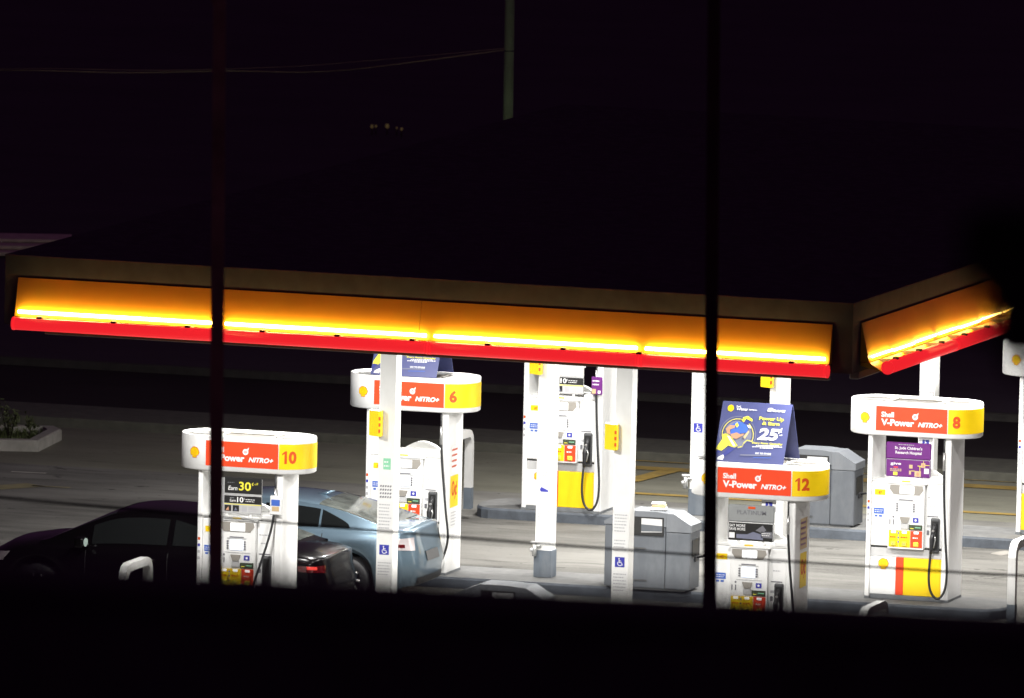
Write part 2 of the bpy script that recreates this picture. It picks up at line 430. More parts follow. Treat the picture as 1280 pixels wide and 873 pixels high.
    def f(mb):
        mb.rect(.085, 1.06, .165, 1.125, front(y-.002), 'blue'); mb.ell(.125, 1.092, .016, .016, front(y-.004), 'letter', 8)
        mb.box((.03, -.396, .955), (.222, -.386, 1.03), 'lcd', .004)
        mb.rect(.05, .975, .10, .985, front(-.398), 'ylet'); mb.rect(.12, .99, .20, 1.0, front(-.398), 'green')
    shared('lcd', 'receipt_display', pm, f)
    for k, (x0, x1, m) in enumerate(((-.252, -.118, 'yellow'), (-.112, .05, 'yellow'), (.056, .222, 'red'))):
        def f(mb, x0=x0, x1=x1, m=m, k=k):
            mb.box((x0, -.392, .722), (x1, -.384, .945), m)
            c = (x0+x1)/2
            mb.box((c-.035, -.402, .905), (c+.035, -.39, .94), 'display' if hose != 'none' else 'letter', .006)
            mb.box((c-.038, -.41, .735), (c+.038, -.39, .80), 'ylet', .01)
            mb.text(('87', '89', '91')[k], c, .75, .03, front(-.4115), 'dlet', align='c')
            mb.lines(c-.05, c+.05, .83, .88, 1, front(-.394), 'numred' if k < 2 else 'letter', seed=k)
            if k == 1:
                for j in range(3): mb.ell(x0-.004, .79+j*.06, .012, .012, front(-.395), 'skyblue', 8)
        shared('grade%d' % k, 'grade_button', pm, f)
    # nozzle boot, nozzle, hose
    def f(mb):
        mb.box((.325, -.350, .66), (.455, -.318, 1.13), 'darkgrey', .02, 2)
        mb.box((.345, -.354, .70), (.437, -.34, 1.09), 'black')
        mb.box((.27, -.335, .90), (.305, -.318, .96), 'dlet', .004)
    shared('boot', 'nozzle_boot', t, f)
    if hose != 'out':
        def f(mb):
            mb.tube([(.40, -.37, 1.06), (.395, -.40, 1.0), (.39, -.42, .93)], [.022, .03, .03], 'rubber')
            mb.tube([(.39, -.42, .95), (.375, -.44, .86), (.372, -.44, .74), (.36, -.43, .66)], [.034, .036, .028, .02], 'rubber')
            mb.tube([(.40, -.42, .93), (.425, -.44, .85), (.40, -.44, .74)], .010, 'steel', 6)
            mb.box((.37, -.445, .93), (.41, -.40, .985), 'steel', .01)
        shared('nozzle', 'nozzle', t, f)
    def f(mb):
        top = [(.50, -.36, 2.22), (.505, -.37, 1.90)]
        mb.tube(top, .012, 'rubber'); mb.tube([(.505, -.37, 2.02), (.505, -.37, 1.78)], .02, 'steel')
        if hose == 'out':
            p = [(.505, -.37, 1.80), (.46, -.42, 1.45), (.33, -.52, .95), (.20, -.62, .5), (.10, -.70, .25)]
        elif hose == 'straight':
            p = [(.505, -.37, 1.80), (.54, -.38, 1.4), (.60, -.40, .9), (.64, -.40, .5), (.55, -.41, .2), (.42, -.42, .22), (.37, -.43, .5), (.36, -.43, .67)]
        else:
            p = [(.505, -.37, 1.80), (.52, -.38, 1.4), (.555, -.40, .9), (.59, -.41, .45), (.57, -.42, .18), (.48, -.43, .06), (.38, -.43, .14), (.345, -.44, .34), (.36, -.43, .67)]
        q = []                                             # Catmull-Rom
        P = [Vector(a) for a in p]
        for i in range(len(P)-1):
            a, b, c, d = P[max(i-1, 0)], P[i], P[i+1], P[min(i+2, len(P)-1)]
            for k in range(6):
                u = k/6; q.append(.5*((2*b)+(c-a)*u+(2*a-5*b+4*c-d)*u*u+(3*b-a-3*c+d)*u**3))
        q.append(P[-1]); mb.tube(q, .017, 'rubber', 8)
    shared('hose'+hose, 'hose', t, f)
    if small:
        def f(mb):
            mb.box((.44, -.405, 1.68), (.60, -.375, 1.93), 'offwhite' if small == 'pale' else 'purple', .008)
            mp = front(-.408)
            if small == 'pale':
                mb.rect(.46, 1.80, .58, 1.88, mp, 'skyblue'); mb.rect(.47, 1.73, .57, 1.79, mp, 'tan')
            else:
                mb.lines(.46, .58, 1.80, 1.90, 2, mp, 'letter', seed=9); mb.rect(.45, 1.695, .51, 1.76, mp, 'tan'); mb.rect(.54, 1.70, .58, 1.74, mp, 'letter')
        o = shared('hang'+small, 'hang_tag', t, f)
    # advertising board
    if board:
        def f(mb):
            y0, y1 = -.345, -.325
            mp, m2 = front(y0-.002), front(y0-.004)
            up, lo = {'purple': ('purple', 'purple'), 'black': ('zinc', 'zinc'), 'ten': ('zinc', 'zinc'), 'platinum': ('boardgrey', 'black')}[board]
            mb.box((-.335, y0+.008, 1.90), (.305, y1, 2.125), up, .012)
            mb.box((-.335, y0, 1.66), (.305, y1+.004, 1.905), lo, .02, 2)
            if board == 'purple':
                mb.lines(-.16, .13, 2.085, 2.10, 1, front(y0+.004), 'glet', .6, seed=2)
                for i, s in enumerate(("St. Jude Children's", 'Research Hospital')): mb.text(s, -.015, 2.02-i*.062, .05, front(y0+.004), 'letter', w=.39-.02*i, off=.012, align='c')
                for s in ((-.33, 1.668, -.325, 1.895), (.295, 1.668, .30, 1.895), (-.32, 1.895, .29, 1.90)): mb.rect(*s, mp, 'glet')
                mb.text('give', -.19, 1.81, .045, mp, 'letter', w=.15, off=.015, align='c')
                mb.rect(-.22, 1.782, -.16, 1.795, mp, 'red'); mb.lines(-.27, -.10, 1.73, 1.77, 2, mp, 'tan', .6, seed=8); mb.rect(-.225, 1.68, -.165, 1.725, mp, 'ylet')
                for a in ((0, 1.78, .05, 1.83), (.0, 1.70, .03, 1.75), (.08, 1.675, .17, 1.75), (.17, 1.80, .23, 1.86)): mb.rect(*a, mp, 'tan')
                for a in ((.03, 1.745, .08, 1.752), (.15, 1.75, .158, 1.82), (.12, 1.815, .17, 1.823), (.2, 1.86, .206, 1.89), (.225, 1.83, .29, 1.837)): mb.rect(*a, mp, 'ylet')
                mb.rect(.215, 1.72, .28, 1.79, mp, 'letter'); mb.ell(.125, 1.71, .02, .025, m2, 'skin', 10); mb.ell(.2, 1.83, .015, .02, m2, 'skin', 10)
            elif board == 'platinum':
                mb.text('PLATINUM', -.01, 2.0, .055, front(y0+.004), 'dlet', w=.40, off=.005, align='c'); mb.rect(-.06, 2.075, .04, 2.105, front(y0+.004), 'numred')
                for s in ((-.33, 1.672, -.322, 1.89), (.292, 1.672, .30, 1.89), (-.32, 1.892, .29, 1.90)): mb.rect(*s, mp, 'letter')
                for i, (s, w) in enumerate((('SAY MORE', .22), ('SAVE MORE', .22))): mb.text(s, -.31, 1.835-i*.045, .035, mp, 'letter', w=w, off=.01)
                mb.rect(-.31, 1.69, -.235, 1.76, mp, 'letter'); mb.flat([(-.21, 1.69), (.16, 1.68), (.14, 1.75), (.02, 1.78), (-.06, 1.745), (-.21, 1.74)], mp, 'slate')
                mb.flat([(.05, 1.80), (.14, 1.77), (.20, 1.81), (.15, 1.87)], mp, 'dlet'); mb.rect(.13, 1.71, .28, 1.79, mp, 'dlet'); mb.lines(.14, .27, 1.73, 1.78, 2, m2, 'letter', seed=4)
            else:
                if board == 'black':
                    mb.rect(-.22, 1.925, .30, 2.13, front(y0+.005), 'black')
                    mb.text('Earn', -.17, 1.965, .055, front(y0+.002), 'letter', w=.13, off=.015, shear=.2); mb.lines(-.18, -.06, 2.05, 2.08, 1, front(y0+.002), 'dlet')
                    mb.text('30', -.02, 1.965, .115, front(y0+.002), 'ylet', w=.17, off=.02); mb.text('¢', .16, 2.03, .05, front(y0+.002), 'ylet', off=.01); mb.text('off', .20, 2.045, .03, front(y0+.002), 'ylet', w=.05)
                mb.rect(-.22, 1.795, .30, 1.895, mp, 'black'); mb.rect(-.22, 1.778, .30, 1.788, mp, 'ylet')
                mb.text('Earn', -.14, 1.815, .035, m2, 'letter', w=.08, off=.01); mb.lines(-.14, -.06, 1.855, 1.875, 1, m2, 'glet')
                mb.text('10', -.04, 1.81, .07, m2, 'letter', w=.09, off=.02); mb.text('¢', .055, 1.845, .03, m2, 'letter')
                mb.lines(.08, .24, 1.815, 1.865, 2, m2, 'letter', seed=5)
                mb.rect(-.215, 1.69, -.12, 1.77, mp, 'black'); mb.rect(-.10, 1.69, -.01, 1.77, mp, 'black')
                mb.flat([(-.20, 1.70), (-.15, 1.70), (-.16, 1.75)], m2, 'skin'); mb.flat([(-.08, 1.70), (-.03, 1.705), (-.06, 1.745)], m2, 'slate')
                mb.rect(.03, 1.69, .10, 1.76, mp, 'glet'); mb.lines(.12, .26, 1.69, 1.76, 3, mp, 'glet', seed=6)
        shared('board'+board, 'advert_board', t, f)
        def f(mb):
            mb.box((.305, -.32, 1.60), (.485, -.02, 1.66), 'white', .01)
        shared('bsup', 'side_ledge', t, f)
        for x in (-.20, .14): shared('bs%.1f' % x, 'board_bracket', t, lambda mb: mb.box((x, -.335, 1.59), (x+.03, -.315, 1.70), 'white2'))
    if hand:
        def f(mb):
            mb.box((.115, -.30, 2.04), (.315, -.293, TZ0-.002), 'letter'); wheelchair(mb, .215, 2.125, .095, front(-.3025))
        shared('hand', 'access_sign', t, f)
    # topper
    def f(mb):
        po, pi = perim(), perim(-.03)
        ring = [(x, y) for x, y in po]
        n = len(po)
        V = [[mb.bm.verts.new((p[i][0], p[i][1], z)) for i in range(n)] for p, z in ((perim(-.02), TZ0), (po, TZ0+.015), (po, TZ1-.01), (perim(-.008), TZ1), (perim(-.025), TZ1), (pi, TZ1-.008), (pi, TZ1-.034))]
        for A, B in zip(V, V[1:]):
            for k in range(n): mb.face([A[k], A[(k+1) % n], B[(k+1) % n], B[k]], 'white', True)
        mb.face(V[0][::-1], 'white'); mb.face(V[-1], 'topfloor')
    tp = shared('topper', 'topper', t, f)
    def f(mb):
        for x in (-.36, .36): mb.box((x-.03, -.36, TZ1-.0335), (x+.03, .36, TZ1-.014), 'visor', .004)
        for yy in (-.22, .22): mb.box((-.33, yy-.02, TZ1-.0335), (.33, yy+.02, TZ1-.017), 'visor', .004)
        mb.box((-.80, -.012, TZ1-.0335), (-.392, .012, TZ1-.02), 'zinc'); mb.box((.392, -.012, TZ1-.0335), (.80, .012, TZ1-.02), 'zinc')
    shared('tframe', 'topper_frame', tp, f)
    s0, s1, z0, z1 = -.47, .545, TZ0+.068, TZ1-.064
    def f(mb):
        band_patch(mb, s0, s1, z0, z1, 'red', .004)
        mp = lambda s, z: stad(s, z, .007)
        mb.text('Shell', s0+.076, z1-.145, .072, mp, 'letter', w=.18, off=.03)
        mb.text('V-Power', s0+.076, z1-.258, .090, mp, 'letter', w=.47, off=.042)
        mb.text('NITRO+', s0+.60, z1-.256, .066, mp, 'letter', w=.35, off=.04, shear=.28)
        mb.ring(s0+.558, z1-.125, .017, .040, mp, 'letter'); mb.ell(s0+.558, z1-.125, .008, .008, mp, 'letter', 8)
        mb.flat([(s0+.578, z1-.09), (s0+.605, z1-.062), (s0+.60, z1-.095), (s0+.592, z1-.105)], mp, 'letter')
    shared('redp', 'red_panel', tp, f)
    def f(mb):
        band_patch(mb, s1+.012, FT/2+RT*PI*.62, z0, z1, 'yellow', .004)
        mp = lambda s, z: stad(s, z, .007)
        x, zz, h = s1+.075-(.02 if len(number) > 1 else 0), z0+.075, .165
        for ch in number:
            if ch == '1':
                mb.flat([(x+.030, zz), (x+.062, zz), (x+.062, zz+h), (x+.038, zz+h), (x+.0, zz+h*.80), (x+.0, zz+h*.66), (x+.030, zz+h*.80)], mp, 'numred'); x += .085
            else: mb.text(ch, x, zz, h, mp, 'numred', w=.105, off=.045); x += .12
    shared('num'+number, 'number_panel', tp, f)
    shared('tem', 'emblem', tp, lambda mb: shell(mb, s0-.165, TZ0+.225, .145, lambda s, z: stad(s, z, .005)))
    def f(mb):                                             # the far face repeats the band
        mp = lambda s, z: Vector((-1, -1, 1))*stad(s, z, .004) if False else Vector((-stad(s, z, .004).x, -stad(s, z, .004).y, z))
        for a, b, m in ((s0, s1, 'red'), (s1+.012, .9, 'yellow')):
            n = 16; mb.grid([[mp(a+(b-a)*k/n, z) for k in range(n+1)] for z in (z0, z1)], m)
    shared('back', 'rear_panel', tp, f)
    return t

# ------------------------------------------------------------------ pumps
DU, DV = 6.9967, 7.2014
def ppos(px, py, z=TZ0):                      # pump centre from the pixel of its topper's bottom front
    p = at(px, py-4.6, z); return Vector((p.x, p.y, 0))
P10, P6, P12, P8 = ppos(311, 591), ppos(519, 514.5), ppos(950, 624.5), ppos(1146, 547)
PM = at(700.5, 640, 0); PM = Vector((PM.x, PM.y+.34, 0))
PR = Vector((PM.x+DU, P8.y+(PM.y-P6.y), 0))
_q = at(1268, 668, 0); PR = Vector((_q.x+.595, _q.y+.34, 0))
d10 = dispenser(P10, '10', 'black', 'white fuel pump numbered 10 with a black offer board, dark sedan behind it', hose='out', small='pale', hand=False)
d6 = dispenser(P6, '6', None, 'white fuel pump numbered 6, standing behind the pale blue car', hose='straight', side='a', hand=False)
d12 = dispenser(P12, '12', 'platinum', 'white fuel pump numbered 12 with a grey board between its side panels', hose='straight', side='b')
d8 = dispenser(P8, '8', 'purple', 'white fuel pump numbered 8 with a purple advert board and looped black hose')
dM = dispenser(PM, '2', 'ten', 'white fuel pump cut off by the canopy edge, purple tag on its hose', small='purple')
dR = dispenser(PR, '4', 'purple', 'white fuel pump at the right picture edge, mostly hidden in the dark', door=1)

# ------------------------------------------------------------------ poster tents on toppers
def tent(p, label):
    t = thing('poster_tent', label, 'poster', (p.x-.055, p.y, TZ1+.003), 0, 'poster tents on the pump toppers')
    W, H, B = .465, .735, .385
    for sg in (-1, 1):
        def f(mb, sg=sg):
            A, TT = Vector((0, sg*B, 0)), Vector((0, sg*.012, H)); n = Vector((0, sg*H, B)).normalized()*.006
            q = [A+Vector((-W, 0, 0)), A+Vector((W, 0, 0)), TT+Vector((W, 0, 0)), TT+Vector((-W, 0, 0))]
            V = [[mb.bm.verts.new(v+n*k) for v in q] for k in (0, 1)]
            for f4 in (V[1], V[0][::-1]): mb.face(f4, 'posterblue')
            for k in range(4): mb.face([V[0][k], V[0][(k+1) % 4], V[1][(k+1) % 4], V[1][k]], 'posterblue')
            def mpo(off):
                def g(a, b):                                # a, b in 0..1 over the sheet
                    v = A+(TT-A)*b+Vector((((a-.5)*2*W)*(-sg), 0, 0))+n*(1+off); return v
                return g
            m1, m2, m3, m4 = mpo(.4), mpo(.8), mpo(1.2), mpo(1.6)
            def px(pts):                                    # points read off the enlarged sheet
                out = []
                for x, yy in pts:
                    b = (730-yy+(x-30)*.04)/652; a = (x-30-75*b)/(735+45*b); out.append((a, max(.004, min(b, .996))))
                return out
            # outlines round the player
            def path(c, w, m, mp):
                for (x0, y0), (x1, y1) in zip(c, c[1:]):
                    L = math.hypot(x1-x0, y1-y0); nx, ny = -(y1-y0)/L*w, (x1-x0)/L*w
                    mb.flat(px([(x0+nx, y0+ny), (x0-nx, y0-ny), (x1-nx, y1-ny), (x1+nx, y1+ny)]), mp, m)
            def arc(r, yk): return [(280+r*math.cos(math.radians(a)), 440-r*1.0*math.sin(math.radians(a))) for a in range(200, -40, -15)]+[(380, 510+yk), (345, 545+yk), (330, 580+yk), (280, 590+yk)]
            path(arc(195, 0), 4, 'slate', m1); path(arc(170, -10), 3.5, 'ylet', m1); mb.flat(px(arc(150, -15)+[(150, 520)]), m1, 'slate')
            # a running ball player in blue and yellow
            mb.flat(px([(120, 440), (160, 430), (215, 470), (280, 560), (250, 585), (180, 560), (110, 620), (50, 610), (60, 575), (110, 500)]), m2, 'ylet')
            mb.flat(px([(165, 455), (195, 465), (260, 565), (235, 570)]), m3, 'letter')
            mb.flat(px([(190, 580), (270, 580), (200, 640), (130, 690), (95, 680)]), m2, 'navy')
            mb.flat(px([(75, 690), (130, 660), (140, 690), (125, 718), (65, 712)]), m3, 'letter')
            mb.flat(px([(60, 605), (110, 615), (60, 660), (35, 650)]), m2, 'navy')
            mb.flat(px([(200, 340), (270, 300), (340, 310), (400, 360), (380, 420), (310, 430), (240, 470), (200, 450)]), m3, 'skyblue')
            mb.flat(px([(150, 380), (200, 340), (255, 345), (245, 370), (195, 390), (200, 440), (165, 430)]), m4, 'skin')
            mb.flat(px([(200, 440), (270, 420), (310, 440), (350, 430), (340, 450), (270, 490), (220, 480)]), m4, 'skin')
            mb.flat(px([(250, 330), (275, 310), (290, 345), (270, 370)]), m4, 'ylet')
            mb.ell(*px([(375, 290)])[0], .058, .062, m3, 'navy', 14)
            mb.flat(px([(325, 290), (340, 255), (390, 240), (440, 275), (440, 300), (405, 285), (370, 270), (345, 310)]), m4, 'ylet')
            mb.flat(px([(380, 335), (420, 345), (425, 375), (395, 365)]), m4, 'letter')
            mb.flat(px([(340, 470), (395, 400), (410, 410), (360, 490)]), m4, 'tan')
            # lettering
            ex, ez = px([(195, 155)])[0]
            mb.ell(ex, ez, .046, .056, m1, 'yellow', 12)
            def T(s, x0, y1, x1, h, m, **k):
                a, b = px([(x0, y1)])[0]; a2, _ = px([(x1, y1)])[0]; mb.text(s, a, b, h/652, m2, m, w=a2-a, **k)
            T('V-Power', 258, 178, 385, 32, 'letter', off=.03); T('Shell', 258, 142, 305, 16, 'letter', off=.02); T('NITRO+', 398, 180, 490, 16, 'letter', off=.02)
            T('RAMS', 665, 190, 805, 24, 'letter', off=.035, shear=.3)
            mb.flat(px([(600, 182), (620, 150), (660, 150), (680, 170), (640, 188)]), m2, 'letter')
            T('Power Up', 510, 290, 785, 48, 'ylet', off=.03); T('& Earn', 545, 332, 735, 36, 'ylet', off=.03)
            T('25', 490, 495, 715, 130, 'letter', off=.04, shear=.12); T('¢', 718, 425, 760, 62, 'letter', off=.03); T('off', 730, 448, 765, 14, 'letter', off=.02)
            T('Every Rams Gameday', 435, 542, 765, 26, 'ylet', off=.025)
            rn = random.Random(3)
            for r_, (xa, xb) in enumerate(((480, 720), (440, 750), (520, 655))):
                x = xa
                while x < xb:
                    w = rn.uniform(10, 26); mb.flat(px([(x, 560+r_*14), (x+w, 560+r_*14), (x+w, 552+r_*14), (x, 552+r_*14)]), m2, 'letter'); x += w+6
            T('GO TO STORE', 470, 648, 640, 18, 'letter', off=.03)
            mb.flat(px([(310, 668), (640, 668), (640, 655), (310, 655)]), m2, 'slate'); mb.flat(px([(450, 690), (640, 690), (640, 684), (450, 684)]), m2, 'skyblue')
        shared('tent%d' % sg, 'poster_sheet', t, f)
    return t
tent(P12, 'blue promotional poster tent with a player and 25¢, fully seen on top of pump 12')
tent(P6, 'blue promotional poster tent on top of pump 6, its top cut off by the canopy')

# ------------------------------------------------------------------ canopy
ZT, ZB = 5.37, 4.50
a_ = at(1070, 380, ZT); b_ = at(3, 321, ZT)
UR, VF = a_.x, (a_.y+b_.y)/2; UL = b_.x; VB = 17.4
can = thing('canopy', 'flat dark roofed station canopy with glowing yellow fascia and red light bars', 'canopy', ((UL+UR)/2, (VF+VB)/2, ZB))
_o = can.location.copy()
def L(u, v, z): return (u-_o.x, v-_o.y, z-_o.z)
mb = MB()
mb.box(L(UL-.006, VF-.006, ZT+.001), L(UR+.006, VB+.006, ZT+.02), 'roof'); mb.build('roof', can)
mb = MB()                                      # white fascia frame: upright band with a shadow gap
t_ = .10
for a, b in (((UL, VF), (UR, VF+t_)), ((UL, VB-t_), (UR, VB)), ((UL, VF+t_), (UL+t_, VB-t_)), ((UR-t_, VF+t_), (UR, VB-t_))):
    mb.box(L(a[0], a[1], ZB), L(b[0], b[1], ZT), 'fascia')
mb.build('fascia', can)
mb = MB()
mb.box(L(UL+t_+.002, VF+t_+.002, ZB+.03), L(UR-t_-.002, VB-t_-.002, ZB+.08), 'soffit')
mb.build('soffit', can)
mb = MB(); mb.box(L(UL+.55, VF-.02, ZB-.10), L(UR-.3, VF+.10, ZB-.003), 'soffit', .01); mb.box(L(UR-.12, VF+.3, ZB-.10), L(UR+.0, VB-.3, ZB-.003), 'soffit', .01)
mb.build('soffit_lip', can)
# front and side light panels.  run: a point along the edge, out: away from the roof
def side_panel(p0, run, out, length, seg, joints):
    p0 = Vector(p0); run = Vector(run); out = Vector(out); Z = Vector((0, 0, 1))
    def Q(s, o, z): return Vector(L(*(p0+run*s+out*o)))+Z*(z-0)
    zt, zb = ZT-.265, ZB+.12
    def P(s, o, z): v = p0+run*s+out*o; return Vector(L(v.x, v.y, z))
    mb = MB()
    prof = [(.004, zt), (.010, zt), (.12, zb), (.004, zb)]
    flip = run.cross(Z).dot(out) < 0
    js = [0]+[j for j in joints]+[length]
    for s0, s1 in zip(js, js[1:]):
        A = [P(s0+.003, o, z) for o, z in prof]; B = [P(s1-.003, o, z) for o, z in prof]
        VA = [mb.bm.verts.new(v) for v in A]; VBb = [mb.bm.verts.new(v) for v in B]
        for k in range(4):
            q = [VA[k], VA[(k+1) % 4], VBb[(k+1) % 4], VBb[k]]; mb.face(q, 'tilt')
        mb.face(VA[::-1], 'tilt'); mb.face(VBb, 'tilt')
    bmesh.ops.recalc_face_normals(mb.bm, faces=mb.bm.faces)
    mb.build('yellow_panel', can)
    zr, orr, rr = ZB+.055, .34, .080
    s = 0; bo = .06
    while s < length-.05:
        e = min(s+seg, length)
        mb = MB(); mb.tube([P(s+.012+bo, orr, zr), P(e-.012+bo, orr, zr)], rr, 'redbar', 20)
        for q in (s+.004, e-.03): mb.tube([P(q+bo, orr, zr), P(q+.026+bo, orr, zr)], rr+.004, 'redbar', 20)
        mb.build('red_light_bar', can)
        k = 1 if abs(run.x) > .5 else 3
        for j in range(k):
            a, b = s+.06+(e-s-.06)*j/k, s+(e-s-.06)*(j+1)/k+(.06 if k == 1 else -.02); b = min(b, e-.05)
            mb = MB(); mb.tube([P(a, .142, zr+.13-.012*(j % 2)), P(b, .142, zr+.13-.012*(j % 2))], .021 if k == 1 else .013, 'tube', 8); mb.build('light_tube', can)
        s = e
    mb = MB()                                              # lit tray from the panel's foot out to the bar
    A = [P(.02, o, z) for o, z in ((.004, zb-.012), (.125, zb-.012), (orr-.06, zr-.045), (orr-.06, zr-.052), (.004, zb-.05))]
    B = [v+run*(length-.04) for v in A]
    VA = [mb.bm.verts.new(v) for v in A]; VBb = [mb.bm.verts.new(v) for v in B]
    mb.face(VA[::-1], 'tilt'); mb.face(VBb, 'tilt')
    for i in range(5): mb.face([VA[i], VA[(i+1) % 5], VBb[(i+1) % 5], VBb[i]], 'tilt')
    bmesh.ops.recalc_face_normals(mb.bm, faces=mb.bm.faces); mb.build('light_tray', can)
    n = int(round(length/.985))
    for k in range(n):
        s = .42+k*(length-.84)/(n-1)
        mb = MB()
        A = [P(s-.008, .005, zb+.0), P(s-.008, orr-.05, zr+.075), P(s-.008, orr, zr+.085), P(s-.008, orr-.02, zr-.02), P(s-.008, .005, zr-.02)]
        B = [v+run*.016 for v in A]
        VA = [mb.bm.verts.new(v) for v in A]; VBb = [mb.bm.verts.new(v) for v in B]
        mb.face(VA[::-1], 'soffit'); mb.face(VBb, 'soffit')
        for i in range(5): mb.face([VA[i], VA[(i+1) % 5], VBb[(i+1) % 5], VBb[i]], 'soffit')
        c = P(s, orr, zr+rr+.012); mb.box((c.x-.035, c.y-.03, c.z-.02), (c.x+.035, c.y+.03, c.z+.012), 'black', .004)
        bmesh.ops.recalc_face_normals(mb.bm, faces=mb.bm.faces)
        mb.build('bracket', can)
x0 = at(20, 405, ZB).x; 
fl = UR-.26-(UL+.18)
side_panel((UL+.18, VF, 0), (1, 0, 0), (0, -1, 0), fl, fl/4*1.03, [fl/2])
sl = VB-VF-.6
side_panel((UR, VF+.34, 0), (0, 1, 0), (1, 0, 0), sl-.3, 2.9, [5.8, 11.6])
# downlights in the soffit
PW = 290
us = [UL+1.7+(UR-UL-3.4)*k/2 for k in range(3)]; vs_ = [VF+1.6+(VB-VF-3.2)*k/5 for k in range(6)]
for iu, u in enumerate(us):
    for iv, v in enumerate(vs_):
        def f(mb):
            mb.box((-.25, -.25, 0), (.25, .25, .028), 'white2', .01); mb.box((-.2, -.2, -.012), (.2, .2, -.001), 'lens')
        o = shared('dl', 'downlight', can, f); o.location = L(u, v, ZB)
        ld = bpy.data.lights.new('downlight_lamp', 'AREA'); ld.energy = PW; ld.shape = 'SQUARE'; ld.size = .4; ld.color = (1, .985, .95)
        lo = bpy.data.objects.new('downlight_lamp', ld); C.objects.link(lo); lo.parent = o; lo.location = (0, 0, -.02)

_piv = Vector(((UL+UR)/2, VF, 0)); _a = math.radians(-1.3)
_v = _o-_piv; can.location = (_piv.x+_v.x*math.cos(_a)-_v.y*math.sin(_a), _piv.y+_v.x*math.sin(_a)+_v.y*math.cos(_a), _o.z); can.rotation_euler.z = _a
# ------------------------------------------------------------------ islands
def island(u0, u1, vc, hw=.62):
    mb = MB(); pts = []
    for cx, s in ((u1-.3, 1), (u0+.3, -1)):
        for k in range(9):
            a = -PI/2+PI*k/8; pts.append((cx+s*.3*math.cos(a), vc+s*hw*math.sin(a)))
    n = len(pts)
    A = [mb.bm.verts.new((x, y, GZ-.02)) for x, y in pts]; B = [mb.bm.verts.new((x, y, -.03)) for x, y in pts]
    mid = ((u0+u1)/2, vc)
    T = [mb.bm.verts.new((x+(.02 if x < mid[0] else -.02), y+(.02 if y < vc else -.02), 0.)) for x, y in pts]
    for k in range(n):
        j = (k+1) % n
        mb.face([A[k], A[j], B[j], B[k]], 'kerbblue', False); mb.face([B[k], B[j], T[j], T[k]], 'kerbblue')
    mb.face(T, 'island')
    return struct(mb.build('pump_island'))
for p, q in ((P10, P12), (P6, P8), (PM, PR)):
    island(p.x-1.35, q.x+1.45, (p.y+q.y)/2)

# ------------------------------------------------------------------ canopy columns
def column(px, py, z, v, label, w=.225, sign=False, items=(), base=False):
    p = dep(px, py, 1); dr = ray(px, py); k = (v-CAM.y)/dr.y; p = CAM+dr*k
    t = thing('canopy_column', label, 'column', (p.x, v+w/2, 0), 0, 'white square columns under the canopy')
    def f(mb):
        mb.box((-w/2, -w/2, .0), (w/2, w/2, ZB+.02), 'colwhite', .006)
    shared('colshaft', 'shaft', t, f)
    if base: shared('colbase', 'base_wrap', t, lambda mb: mb.box((-w/2-.012, -w/2-.012, 0), (w/2+.012, w/2+.012, .37), 'bluegrey', .006))
    if sign:
        def f(mb):                                           # folded yellow sign, V in plan
            x0, yb = -w/2-.10, -w/2-.012
            pl = [(x0-.035, yb+.10), (x0-.02, yb-.03), (-w/2+.03, yb-.12), (-w/2+.06, yb-.10), (-w/2+.06, yb), (-w/2-.003, yb), (-w/2-.003, yb+.10)]
            A = [mb.bm.verts.new((x, y, 2.76)) for x, y in pl]; B = [mb.bm.verts.new((x, y, 3.09)) for x, y in pl]
            mb.face(A[::-1], 'yellow'); mb.face(B, 'visor')
            for i in range(len(pl)): mb.face([A[i], A[(i+1) % len(pl)], B[(i+1) % len(pl)], B[i]], 'yellow')
            bmesh.ops.recalc_face_normals(mb.bm, faces=mb.bm.faces)
            a, b = Vector((*pl[2], 0)), Vector((*pl[3], 0))
            mp = lambda s, z: a+(b-a)*s*1.0+Vector((.004, -.004, z))
            for k in range(3): mb.rect(.1, 2.81+k*.08, .9, 2.855+k*.08, mp, 'numred')
        shared('ysign', 'yellow_sign', t, f)
    for it in items:
        k, z0, z1 = it[:3]
        mb = MB(); mp, m2 = front(-w/2-.0025), front(-w/2-.005)
        if k == 'hand': wheelchair(mb, -.005, (z0+z1)/2, .13, mp); nm = 'access_sticker'
        elif k == 'paper':
            mb.rect(-.10, z0, .10, z1, mp, 'offwhite'); mb.lines(-.085, .09, z0+.02, z1-.02, max(2, int((z1-z0)/.045)), m2, 'glet', seed=int(z0*100)); nm = 'paper_notice'
        elif k == 'caution':
            mb.rect(-.085, z0, .09, z1, mp, 'offwhite')
            for kz in range(4):
                for kx in range(5): mb.flat([(-.08+kx*.033, z0+.005+kz*(z1-z0)/4), (-.06+kx*.033, z0+.005+kz*(z1-z0)/4), (-.052+kx*.033, z0+(kz+.6)*(z1-z0)/4), (-.072+kx*.033, z0+(kz+.6)*(z1-z0)/4)], m2, 'dlet')
            nm = 'hatched_sticker'
        elif k == 'green': mb.rect(-.04, z0, .06, z1, mp, 'green'); mb.lines(-.03, .05, z0+.02, z1-.02, 2, m2, 'letter'); nm = 'sticker'
        elif k == 'logo': mb.flat([(-.06, (z0+z1)/2), (-.04, z1), (.06, z0+.02), (.06, z0), (-.05, z0)], mp, 'blue'); nm = 'sticker'
        elif k == 'box':
            mb.rect(-.105, z0, .10, z1, mp, 'dlet'); mb.rect(-.095, z0+.01, .09, z1-.01, m2, 'offwhite'); mb.lines(-.08, .08, z0+.03, z1-.02, 2, front(-w/2-.007), 'glet'); nm = 'label_plate'
        mb.build(nm, t)
    return t
V1, V2, V3 = P10.y-.10, (P6.y+P8.y)/2-.10, (PM.y+PR.y)/2-.10
